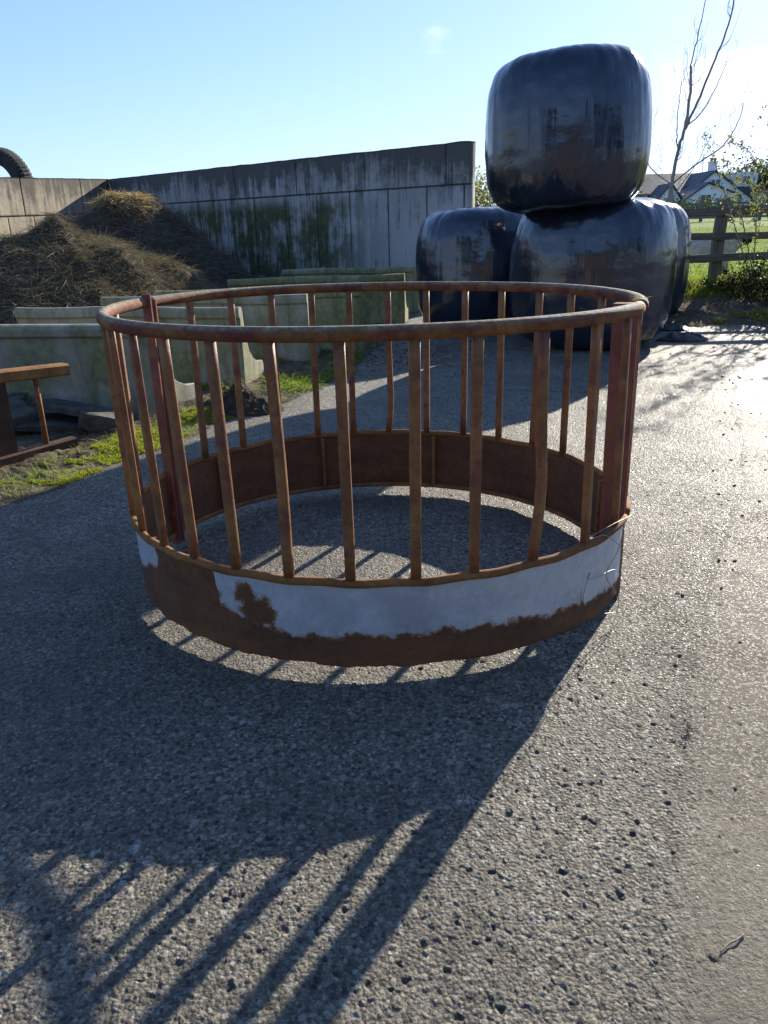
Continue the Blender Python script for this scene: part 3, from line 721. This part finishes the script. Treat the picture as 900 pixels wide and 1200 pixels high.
# broken slabs under the nearest trough
def rock(mb, c, s, rot, jit=.25, seed=0):
    bm = bmesh.new(); bmesh.ops.create_icosphere(bm, subdivisions=(4 if s[0] > .2 else 2), radius=.5)
    co = np.array([v.co[:] for v in bm.verts]); n_ = fbm(co[:, 0]*3+seed, co[:, 1]*3, co[:, 2]*3, seed=seed)+.35*fbm(co[:, 0]*11, co[:, 1]*11, co[:, 2]*11, seed=seed+2)
    Rm = Euler(rot).to_matrix(); V = []
    for v, q in zip(co, n_):
        p = v*(1+q*jit); p = np.sign(p)*np.minimum(np.abs(p), .36)*1.3; V.append(Rm @ Vector((p[0]*s[0], p[1]*s[1], p[2]*s[2]))+Vector(c))
    mb.add(V, [[q.index for q in f.verts] for f in bm.faces]); bm.free()
slabs = [((-2.0, 4.62, .05), (.55, .34, .05), (.05, .10, .3), 'flat dark slate lying lowest under the nearest trough'),
         ((-1.85, 4.66, .12), (.50, .30, .035), (-.12, .18, -.2), 'thin tilted slate on top of the slab pile by the nearest trough'),
         ((-2.25, 4.52, .10), (.34, .30, .14), (.2, -.1, .9), 'chunky dark stone at the left of the slab pile under the trough'),
         ((-1.66, 4.55, .07), (.30, .24, .12), (.1, .3, .4), 'rounded dark stone at the right of the slab pile under the trough'),
         ((-2.5, 4.7, .15), (.62, .3, .04), (.1, -.05, .1), 'long thin slab wedged beneath the trough behind the rusty stand')]
for i, (c, s, r_, lb) in enumerate(slabs):
    mb = MB(); rock(mb, (0, 0, 0), s, r_, .3, i+3); o = mb.build('broken_slab', M['slate'], None, False); o.location = c
    tag(o, lb, 'slab', 'broken slabs under the trough')

# ---------------------------------------------------------------- rusty stand at left edge
st = thing('rusty_stand', (-2.05, 3.95, 0), 'low rusty steel stand with a flat top bar at the left edge of the yard', 'stand')
def along(t): return Vector((-1.72-.52*t, 4.20-.85*t, 0))
dirn = Vector((-.52, -.85, 0)).normalized(); prp = Vector((-.85, .52, 0)).normalized()
rotm = Matrix((dirn, prp, Vector((0, 0, 1)))).transposed()
mb = MB(); q0, q1 = along(-.02)+Vector((0, 0, .435)), along(1.1)+Vector((0, 0, .50))
ax = (q1-q0).normalized(); mb.tube([q0, q1], 1.0, 8, True, up=(0, 0, 1), wh=(.085, .066)); mb.build('top_bar', M['rust'], st)
mb = MB(); mb.tube([along(0)+Vector((0, 0, .035)), along(1.1)+Vector((0, 0, .03))], 1.0, 8, True, up=(0, 0, 1), wh=(.06, .06)); mb.build('foot_rail', M['dark_rust'], st)
mb = MB(); mb.tube([along(.17)+Vector((0, 0, .05)), along(.17)+Vector((0, 0, .43))], .014, 8); mb.build('leg', M['rust'], st, True)
for t in (.42, 1.0):
    mb = MB(); mb.tube([along(t)+Vector((0, 0, .05)), along(t)+Vector((0, 0, .44))], 1.0, 8, True, up=prp, wh=(.15, .03)); mb.build('leg', M['dark_rust'], st)
mb = MB(); q2 = along(1.0)+prp*.55
mb.tube([along(1.0)+Vector((0, 0, .46)), q2+Vector((0, 0, .46))], 1.0, 8, True, up=(0, 0, 1), wh=(.05, .05)); mb.build('cross_bar', M['rust'], st)
mb = MB(); mb.tube([q2+Vector((0, 0, 0)), q2+Vector((0, 0, .46))], 1.0, 8, True, up=prp, wh=(.05, .05)); mb.build('leg', M['rust'], st)

# ---------------------------------------------------------------- fence, sheep, tree, bush
fe = thing('rail_fence', (4.4, 10.5, .3), 'old timber post and rail fence between the yard and the field', 'fence')
fx = [2.55, 4.38, 6.25, 8.1]
for x in fx:
    g = float(gz_at(x, 10.5+.02*x)[0]); mb = MB()
    mb.tube([(x+.01, 10.5, g-.1), (x, 10.5, .9), (x+.02, 10.5, 1.37 if x != 4.38 else 1.38)], [1.05, 1.0, .95], 10, True, up=(0, 1, 0), wh=(.15, .11)); mb.build('post', M['post_wood'], fe)
for z, h in ((1.235, .105), (.935, .09), (.665, .10)):
    mb = MB(); pts = [(x, 10.425, z+(x-4.4)*.012+.012*math.sin(x*1.7+z*9)) for x in np.linspace(2.3, 8.4, 18)]
    mb.tube(pts, 1.0, 8, True, up=(0, 0, 1), wh=(.045, h)); mb.build('rail', M['old_wood'], fe)

def skin(name, verts, edges, mat, loc, rotz=0, sub_=2, root=0):
    me = bpy.data.meshes.new(name); me.from_pydata([v[:3] for v in verts], edges, []); me.update()
    o = bpy.data.objects.new(name, me); COL.objects.link(o); o.location = loc; o.rotation_euler = (0, 0, rotz)
    me.materials.append(mat)
    sk = o.modifiers.new('skin', 'SKIN'); sk.use_smooth_shade = True
    if not me.skin_vertices:
        bm = bmesh.new(); bm.from_mesh(me); bm.verts.layers.skin.verify(); bm.to_mesh(me); bm.free()
    for i, v in enumerate(verts):
        s_ = me.skin_vertices[0].data[i]; s_.radius = (v[3], v[4] if len(v) > 4 else v[3]); s_.use_root = (i == root)
    ss = o.modifiers.new('sub', 'SUBSURF'); ss.levels = sub_; ss.render_levels = sub_
    return o
sv_ = [(-.33, 0, .56, .19), (-.10, 0, .56, .23), (.15, 0, .57, .22), (.32, 0, .58, .17), (.43, 0, .66, .12), (.52, 0, .73, .085), (.62, 0, .70, .065), (.70, 0, .665, .045),
       (-.36, .10, .42, .085), (-.35, .11, .22, .038), (-.37, .11, .02, .03), (-.36, -.10, .42, .085), (-.33, -.11, .22, .038), (-.31, -.11, .02, .03),
       (.28, .10, .42, .075), (.29, .10, .22, .036), (.28, .10, .02, .028), (.28, -.10, .42, .075), (.31, -.10, .22, .036), (.34, -.10, .02, .028),
       (-.52, 0, .55, .045), (-.56, 0, .40, .03), (.50, .09, .75, .025), (.47, .16, .73, .018), (.50, -.09, .75, .025), (.47, -.16, .73, .018)]
se = [(0, 1), (1, 2), (2, 3), (3, 4), (4, 5), (5, 6), (6, 7), (0, 8), (8, 9), (9, 10), (0, 11), (11, 12), (12, 13), (3, 14), (14, 15), (15, 16), (3, 17), (17, 18), (18, 19), (0, 20), (20, 21), (5, 22), (22, 23), (5, 24), (24, 25)]
sh = skin('sheep', sv_, se, M['fleece'], (5.24, 13.0, float(gz_at(5.24, 13.0)[0])-.04), R(-6))
tag(sh, 'black faced sheep with cream fleece standing behind the rail fence', 'sheep')

# sapling
tree = thing('bare_tree', (4.05, 11.6, .3), 'slender leafless sapling with upright forked branches beside the bale stack', 'tree')
def T(x, y, Yd=11.6):   # limb points given by height/offset in the tree's own plane
    return Vector((x, Yd, y))
def limb(mb, pts, r0_, r1_, twigs=0, tl=.3, depth=0):
    P_ = spl(pts, 6); n = len(P_); r0_ = r0_*.55; rad_ = [r0_+(r1_-r0_)*i/(n-1) for i in range(n)]
    P_ = [p+Vector((random.gauss(0, .004), random.gauss(0, .004), 0)) for p in P_]
    mb.tube(P_, rad_, 7)
    for i in range(twigs):
        k = random.randrange(int(n*.15), n-1); s = P_[k]; d = (P_[min(k+1, n-1)]-P_[k-1]).normalized()
        sd_ = Vector((random.choice((-1, 1))*random.uniform(.3, .9), random.uniform(-.8, .8), random.uniform(.1, .7)))
        L = tl*random.uniform(.4, 1.1)
        pp = [s, s+(d*.4+sd_*.6).normalized()*L*.5, s+(d*.7+sd_*.4).normalized()*L+Vector((0, 0, L*.25))]
        rr_ = max(rad_[k]*.42, .0028)
        if depth < 1: limb(mb, pp, rr_, .0016, 2, L*.5, depth+1)
        else: mb.tube(spl(pp, 3), [rr_*(1-.8*i/6) for i in range(7)], 5)
mb = MB()
mb.tube(spl([T(4.08, .25), T(4.09, .8), T(4.10, 1.35), T(4.10, 1.55)], 5), [.050-.001*i for i in range(16)], 10); mb.build('trunk', M['bark'], tree, True)
mb = MB(); limb(mb, [T(4.10, 1.5), T(4.13, 1.95), T(4.21, 2.32), T(4.23, 2.75), T(4.20, 3.05)], .045, .016, 10, .45); limb(mb, [T(4.20, 3.05), T(4.27, 3.4, 11.63), T(4.30, 3.75), T(4.28, 3.98)], .016, .004, 3, .2); mb.build('branch', M['bark'], tree, True)
mb = MB(); limb(mb, [T(4.21, 2.30), T(4.30, 2.60, 11.5), T(4.46, 3.10, 11.45), T(4.58, 3.55, 11.4), T(4.60, 4.0, 11.4), T(4.60, 4.30, 11.4)], .034, .005, 9, .4); mb.build('branch', M['bark'], tree, True)
mb = MB(); limb(mb, [T(4.24, 2.35), T(4.44, 2.50, 11.7), T(4.66, 2.85, 11.8), T(4.78, 3.15, 11.85)], .018, .004, 4, .3); mb.build('branch', M['bark'], tree, True)
mb = MB(); limb(mb, [T(4.11, 1.62), T(4.35, 1.85, 11.4), T(4.62, 2.05, 11.3), T(4.74, 2.3, 11.2), T(4.80, 2.55, 11.2)], .022, .004, 9, .5); mb.build('branch', M['bark'], tree, True)
mb = MB(); limb(mb, [T(4.09, 1.62), T(3.92, 1.75, 11.7), T(3.78, 1.95, 11.8), T(3.74, 2.3, 11.8), T(3.75, 2.55, 11.8)], .018, .004, 8, .4); mb.build('branch', M['bark'], tree, True)
mb = MB(); limb(mb, [T(4.15, 2.02), T(4.07, 2.2, 11.5), T(4.02, 2.6, 11.4), T(4.03, 2.85, 11.4)], .014, .004, 6, .3); mb.build('branch', M['bark'], tree, True)
mb = MB(); limb(mb, [T(4.11, 1.40), T(4.35, 1.62, 11.9), T(4.60, 1.95, 12.0), T(4.74, 2.30, 12.1)], .016, .003, 5, .3); mb.build('branch', M['bark'], tree, True)

def leafcloud(name, C3, n, size, mat, parent=None, kind=None):
    """n leaf quads around points C3 (k,3) with radius"""
    C3 = np.asarray(C3, float); ii = rng.integers(0, len(C3), n); p = C3[ii, :3]+rng.normal(size=(n, 3))*C3[ii, 3:4]*.55
    a_ = rng.normal(size=(n, 3)); a_ /= np.linalg.norm(a_, axis=1, keepdims=True); b_ = np.cross(a_, rng.normal(size=(n, 3))); b_ /= np.linalg.norm(b_, axis=1, keepdims=True)
    s_ = (size*rng.uniform(.6, 1.4, n))[:, None]
    V = np.stack([p-a_*s_, p-b_*s_*.55, p+a_*s_, p+b_*s_*.55], 1).reshape(-1, 3)
    o = mesh_np(name, V, np.arange(4*n).reshape(-1, 4), mat, parent, smooth=False)
    if kind: o['kind'] = kind
    return o
# hawthorn whips coming into leaf
bu = thing('hedge_bush', (5.2, 10.0, .35), 'sprawling hedge bush with arching stems just coming into leaf at the right edge', 'bush')
mb = MB(); lp = []
for i in range(20):
    b0 = Vector((random.uniform(4.55, 5.9), random.uniform(9.5, 10.3), .4)); top = Vector((b0.x+random.uniform(-.75, .35), b0.y+random.uniform(-.4, .4), random.uniform(1.0, 2.2)))
    if i < 5: top = Vector(((3.98, 4.12, 4.35, 4.5, 4.3)[i]+.15, 9.9, (1.98, 1.6, 2.35, 2.5, 1.75)[i])); b0.x = 5.0
    mid = (b0+top)/2+Vector((random.uniform(-.1, .2), random.uniform(-.1, .1), random.uniform(.1, .35)))
    if i < 5: mid = Vector((top.x+.35, 9.9, top.z-.25))
    P_ = spl([b0, mid, top], 10); mb.tube(P_, [.009*(1-.8*k/20) for k in range(21)], 5)
    for q in P_[5:]:
        for _ in range(3 if i >= 5 else 2):
            lp.append((q.x+random.gauss(0, .03), q.y+random.gauss(0, .03), q.z+random.gauss(0, .03), .025))
        if random.random() < .35:
            e = q+Vector((random.gauss(0, .14), random.gauss(0, .14), random.gauss(.06, .1))); mb.tube([q, e], [.003, .0015], 4); lp.append((e.x, e.y, e.z, .03)); lp.append(((e.x+q.x)/2, q.y, (e.z+q.z)/2, .02))
mb.build('stems', M['bark'], bu, True)
leafcloud('foliage', lp, 3800, .017, M['leaves_bush'], bu)
# dark ivy and bramble mound
iv = thing('bramble_mound', (5.0, 9.55, .2), 'dark low bramble and ivy mound in front of the fence at the right edge', 'bramble')
pts = []
for i in range(60):
    x = random.uniform(4.45, 6.3); hgt = .10+.34*min(1, (x-4.35)/.7); pts.append((x, 9.75+random.gauss(0, .2), random.uniform(.15, .2+hgt), .16))
pts = [(x, y, z+.12, r_) for x, y, z, r_ in pts]
leafcloud('foliage', pts, 9000, .02, M['leaves_dark'], iv)
n = 500; b = np.array([pts[i] for i in rng.integers(0, 60, n)])[:, :3]; strands('stems', b, rng.normal(size=(n, 3))+[0, 0, .4], rng.uniform(.2, .6, n), .006, M['twigs'], iv, .5)
# ivy at the foot of the fence post
pts = [(random.uniform(3.7, 4.8), 10.2+random.gauss(0, .12), .36+random.gauss(0, .04), .08) for i in range(30)]
o = leafcloud('nettle_patch', pts, 1500, .025, M['leaves_bush']); tag(o, kind='stuff')

# ---------------------------------------------------------------- grass, moss, litter
def scatter(name, n, fx_, mat, ln, wd, spread=.5, droop=.3, zoff=0., curl=.3):
    x, y = fx_(n); x = np.asarray(x); y = np.asarray(y); z = gz_at(x, y)+zoff
    L = rng.uniform(ln[0], ln[1], len(x))
    return tag(strands(name, np.stack([x, y, z], 1), up_dirs(len(x), spread), L, wd, mat, None, droop, 3, curl), kind='stuff')
def vergefx(dmin, dmax, y0, y1, thr, seed):
    def f(n):
        y = rng.uniform(y0, y1, n*6); e = np.interp(y, VY, VX); x = e-rng.uniform(dmin, dmax, n*6)
        k = (fbm(x*3, y*3, seed=seed) > thr) & (zones(x, y)[0] > .02); return x[k][:n], y[k][:n]
    return f
scatter('moss_patch', 20000, vergefx(.02, .40, 3.5, 5.0, -.1, 71), M['moss_blades'], (.008, .03), .004, .9)
scatter('verge_grass', 380, vergefx(.03, .5, 3.2, 5.6, .18, 72), M['grass_blades'], (.03, .09), .004, .7)
scatter('rough_grass', 5000, vergefx(-.05, 1.1, 5.6, 8.8, .0, 73), M['grass_blades'], (.04, .14), .006, .9, .5)
scatter('verge_litter', 3500, vergefx(-.02, .8, 3.0, 5.4, -.4, 74), M['straw_blades'], (.02, .09), .003, 3.0, .3)
scatter('slab_litter', 1500, lambda n: (rng.uniform(-2.9, -1.3, n), rng.uniform(4.2, 4.85, n)), M['straw_blades'], (.03, .12), .004, 3.0, .3)
scatter('yard_debris', 900, lambda n: (rng.normal(.25, .45, n), rng.normal(7.3, .55, n)), M['dark_straw'], (.03, .14), .009, 3.0, .3)
scatter('dead_stalks', 2600, vergefx(-.35, 1.0, 5.0, 9.5, -.1, 75), M['dark_straw'], (.04, .18), .005, 3.0, .3)
def rightfx(x0, x1, y0, y1, thr, seed, fr=1.5):
    def f(n):
        x = rng.uniform(x0, x1, n*5); y = rng.uniform(y0, y1, n*5); k = fbm(x*fr, y*fr, seed=seed) > thr; k &= zones(x, y)[0] > .02; return x[k][:n], y[k][:n]
    return f
scatter('bank_litter', 7000, rightfx(2.8, 6.2, 8.6, 10.3, -.6, 81), M['straw_blades'], (.03, .13), .005, 2.5, .3)
scatter('bank_grass', 3800, rightfx(2.9, 5.4, 8.85, 10.2, .14, 82, 2.2), M['moss_blades'], (.03, .12), .006, .7)
scatter('field_edge_grass', 9000, rightfx(3.0, 7.0, 9.8, 12.2, -.6, 83), M['grass_blades'], (.05, .16), .008, .5)
def fieldfx(n):
    y = 12+22*rng.random(n)**1.5; a_ = rng.uniform(.33, .55, n); return y*a_, y
scatter('field_grass', 26000, fieldfx, M['grass_blades'], (.04, .10), .014, .6)

# clod of earth and roots behind the feeder
cl = thing('earth_clod', (-.93, 5.05, 0), 'crumbled dark clod of earth and roots beside the second trough end', 'clod')
o, V = mound('soil_core', (0, 0, 0), .30, .20, .17, M['clod_soil'], 33, rough=.05, n=70, freq=9); o.parent = cl
V = V+np.array([-.93, 5.05, 0]); n = 900; b = V[rng.integers(0, len(V), n)]
strands('roots', b, rng.normal(size=(n, 3))+[0, 0, .2], rng.uniform(.02, .10, n), .003, M['straw_blades'], cl, .4, 3, .7)
# black film scraps
def scrap(c, sx, sy, h, seed, label):
    u = np.linspace(0, 2*math.pi, 60, endpoint=False); t = np.linspace(0, 1, 24); U, Tt = np.meshgrid(u, t, indexing='ij')
    ed = 1+.3*vnoise(np.cos(U)*2.5, np.sin(U)*2.5, seed=seed); X = np.cos(U)*Tt*sx*ed; Y = np.sin(U)*Tt*sy*ed
    Z = h*(1-Tt**2)*(.6+.8*np.abs(fbm(X*9, Y*9, seed=seed+2)))+.012
    o = mesh_np('film_scrap', np.stack([X, Y, Z], -1).reshape(-1, 3), grid_faces(60, 24, True), M['scrap']); o.location = c
    tag(o, label, 'plastic scrap', 'scraps of black bale film on the yard')
scrap((3.02, 7.82, 0), .27, .13, .085, 5, 'crumpled black film scrap on the concrete, the nearer and larger one beside the right bale')
scrap((3.22, 8.65, .0), .20, .12, .07, 8, 'smaller crumpled black film scrap on the soil edge behind the larger one')
scrap((2.75, 8.55, 0), .16, .12, .11, 14, 'black film scrap heaped against the foot of the hidden rear bale')
# weed and twig on the yard
wd = strands('dry_weed', np.tile([.69, 1.50, .004], (26, 1))+rng.normal(size=(26, 3))*[.006, .006, 0], up_dirs(26, 1.4), rng.uniform(.012, .04, 26), .0018, M['dark_straw'], kind=None)
tag(wd, 'tiny dead weed growing from a crack in the concrete at right', 'weed')
mb = MB(); mb.tube(spl([(.52, .915, .005), (.54, .93, .006), (.555, .936, .006), (.572, .948, .005)], 4), .0014, 6)
tag(mb.build('fallen_twig', M['bark'], None, True), 'short brown twig lying on the fine concrete near the bottom right', 'twig')
# loose stones on the yard
mb = MB()
for i in range(120):
    x = random.uniform(-1.2, 3.2); y = random.uniform(.9, 7.5); s = random.uniform(.0018, .0042)*(1+.25*y)
    if random.random() < .5: x = np.interp(y, [.8, 1.5, 3.4, 7.5], [.38, .68, 1.64, 3.3])+random.gauss(0, .10)
    rock(mb, (x, y, float(gz_at(x, y)[0])+s*.2), (s*random.uniform(1.4, 2.4), s*1.4, s*1.1), (0, 0, random.uniform(0, 3)), .4, i)
tag(mb.build('loose_grit', M['barn_stone'], None, False), kind='stuff')

# ---------------------------------------------------------------- farmhouse and far field things
ho = thing('farmhouse', (26.5, 70, 2.0), 'white rendered farmhouse with dark slate roofs and gables beyond the field', 'house')
def prism(mb, poly, y0, y1):
    n = len(poly); V = [(x, y0, z) for x, z in poly]+[(x, y1, z) for x, z in poly]
    mb.add(V, [tuple(range(n)), tuple(range(2*n-1, n-1, -1))]+[(i, n+i, n+(i+1) % n, (i+1) % n) for i in range(n)])
g0 = 1.7
mb = MB(); prism(mb, [(20.4, g0), (33.5, g0), (33.5, 3.5), (20.4, 3.5)], 71.5, 79); mb.build('wall', M['render_white'], ho)
mb = MB(); prism(mb, [(27.0, g0), (31.4, g0), (31.4, 2.9), (28.1, 5.05), (27.0, 4.15)], 69.6, 76); mb.build('wall', M['render_white'], ho)
mb = MB(); prism(mb, [(24.9, g0), (29.3, g0), (29.3, 3.15), (26.85, 4.05), (24.9, 2.75)], 67.5, 71.4); mb.build('wall', M['render_white'], ho)
mb = MB(); prism(mb, [(22.9, g0), (25.0, g0), (25.0, 2.9), (24.1, 4.05), (22.9, 2.8)], 68.2, 71.4); mb.build('wall', M['render_white'], ho)
def roofslab(xa, za, xb, zb, y0, y1, t=.13):
    mb = MB(); prism(mb, [(xa, za), (xb, zb), (xb, zb+t), (xa, za+t)], y0, y1); return mb.build('roof', M['roof_slate'], ho)
def roofpitch(x0, x1, y0, z0, y1, z1, t=.15):
    mb = MB(); mb.add([(x0, y0, z0), (x1, y0, z0), (x1, y1, z1), (x0, y1, z1), (x0, y0, z0+t), (x1, y0, z0+t), (x1, y1, z1+t), (x0, y1, z1+t)],
                     [(0, 3, 2, 1), (4, 5, 6, 7), (0, 1, 5, 4), (1, 2, 6, 5), (2, 3, 7, 6), (3, 0, 4, 7)]); return mb.build('roof', M['roof_slate'], ho)
mr = roofpitch(20.2, 33.8, 71.1, 3.35, 75.2, 5.15); roofpitch(20.2, 33.8, 79.4, 3.35, 75.2, 5.15)
roofslab(26.8, 4.0, 28.1, 5.06, 69.4, 75.5); roofslab(28.1, 5.06, 31.7, 2.72, 69.4, 75.5)
roofslab(24.7, 2.63, 26.85, 4.07, 67.3, 71.3); roofslab(26.85, 4.07, 29.5, 3.08, 67.3, 71.3)
roofslab(22.7, 2.6, 24.1, 4.08, 68.0, 71.3); roofslab(24.1, 4.08, 25.2, 2.75, 68.0, 71.3)
mb = MB(); mb.box((30.1, 75.2, 5.55), (.6, .6, 1.2)); mb.box((30.1, 75.2, 6.17), (.72, .72, .08)); ch = mb.build('chimney', M['render_white'], ho)
mb = MB(); mb.tube([(29.95, 75.2, 6.2), (29.95, 75.2, 6.5)], .11, 8); mb.tube([(30.25, 75.2, 6.2), (30.25, 75.2, 6.5)], .11, 8); mb.build('chimney_pot', M['brick_wall'], ch)
mb = MB(); prism(mb, [(31.0, 3.6), (32.9, 3.6), (32.9, 5.1), (31.0, 5.1)], 72.2, 75); dm = mb.build('dormer', M['render_white'], ho)
for x, y, z, w_, h_ in ((28.2, 69.55, 4.05, .8, .85), (26.7, 67.45, 2.9, .9, .7), (31.9, 72.15, 4.5, .7, .6), (30.2, 69.55, 2.9, .7, .5), (24.0, 68.15, 2.7, .6, .7)):
    mb = MB(); mb.box((x, y, z), (w_, .08, h_)); wn = mb.build('window', M['window_dark'], ho)
    mb = MB()
    for dx in (-w_/2, 0, w_/2): mb.box((x+dx, y-.06, z), (.07, .06, h_+.07))
    for dz in (-h_/2, h_/2): mb.box((x, y-.062, z+dz), (w_+.07, .06, .07))
    mb.build('window_frame', M['render_white'], wn)
mb = MB(); mb.tube([(29.2, 75.2, 5.1), (29.2, 75.2, 6.9)], .03, 5)
for k in range(5): mb.tube([(28.9, 75.2, 6.1+k*.16), (29.5, 75.2, 6.1+k*.16)], .02, 4)
mb.build('aerial', M['wire'], ho)
mb = MB(); mb.box((24.5, 55, 1.75), (7.5, .3, .75)); tag(mb.build('brick_garden_wall', M['brick_wall'], None), 'low reddish garden wall in front of the white farmhouse', 'wall')
ff = thing('far_fence', (19, 42, 1.0), 'thin dark rail fence across the far side of the field', 'fence')
for i in range(12):
    x = 13.5+i*1.5; g = float(gz_at(x, 42)[0]); mb = MB(); mb.box((x, 42, g+.5), (.14, .12, 1.1)); mb.build('post', M['old_wood'], ff)
for dz in (.35, .7, 1.0):
    mb = MB(); mb.tube([(13.2, 41.93, 1.0+dz), (30.3, 41.93, 1.0+dz)], 1.0, 8, True, up=(0, 0, 1), wh=(.04, .12)); mb.build('rail', M['old_wood'], ff)
def clump_tree(c, w_, h_, n, size, mat, label, cat='tree', trunk=True, group=None, name='field_tree'):
    t = thing(name, c, label, cat, group)
    cc = [(c[0]+random.gauss(0, w_*.28), c[1]+random.gauss(0, w_*.28), c[2]+h_*(.35+.6*random.random()), w_*.22) for _ in range(26)]
    leafcloud('crown', cc, n, size, mat, t)
    if trunk:
        mb = MB(); mb.tube([(c[0], c[1], c[2]-.1), (c[0]+.05, c[1], c[2]+h_*.75)], [h_*.03, h_*.012], 8)
        for q in cc[:8]: mb.tube([(c[0], c[1], c[2]+h_*.35), q[:3]], [h_*.012, h_*.004], 5)
        mb.build('trunk', M['bark'], t, True)
    return t
clump_tree((3.1, 26, .1), 2.4, 2.35, 5000, .05, M['leaves_bush'], 'hazy hedgerow bush seen between the wall end and the left bale', 'bush')
for i, (x, y, h_) in enumerate(((16.2, 50, .75), (18.6, 51, .6), (21.2, 50, .7))):
    clump_tree((x, y, 1.2), 3.0, h_, 2200, .09, M['leaves_dark'], ['dark hedge clump left of the garden wall, beyond the field', 'middle dark hedge clump before the farmhouse', 'dark hedge clump nearest the fence post, before the farmhouse'][i], 'hedge', False, 'hedge clumps beyond the field', 'hedge_clump')
clump_tree((34.5, 74, 2.0), 4.5, 3.8, 4000, .12, M['leaves_dark'], 'dark tree at the right end of the farmhouse behind the hedge bush', 'tree')
clump_tree((39.5, 80, 2.0), 6, 4.2, 3000, .14, M['leaves_dark'], 'broad dark tree beyond the farmhouse at the right edge', 'tree')

# ---------------------------------------------------------------- farm buildings and trees behind the camera (seen reflected in the film)
bn = thing('stone_barn', (3, -13, 0), 'long dark stone barn standing behind the viewer across the yard', 'barn')
mb = MB(); prism(mb, [(-9, 0), (7, 0), (7, 3.4), (-9, 3.4)], -18, -11.5); mb.build('wall', M['barn_stone'], bn)
mb = MB(); mb.add([(-9.4, -11.1, 3.3), (7.4, -11.1, 3.3), (7.4, -14.75, 5.3), (-9.4, -14.75, 5.3), (-9.4, -18.4, 3.3), (7.4, -18.4, 3.3)], [(0, 1, 2, 3), (3, 2, 5, 4), (0, 3, 4), (1, 5, 2)]); mb.build('roof', M['barn_roof'], bn)
for i, (x, y, w_, h_) in enumerate(((-13, -10, 6, 6.5), (11.5, -10, 6, 7.0), (17, -4, 5, 6.0))):
    clump_tree((x, y, 0), w_, h_, 6000, .16, M['leaves_dark'], ['broad dark tree left of the stone barn', 'tall dark tree right of the stone barn', 'dark tree at the right side of the yard, away from the barn'][i], 'tree', True, None, 'yard_tree')
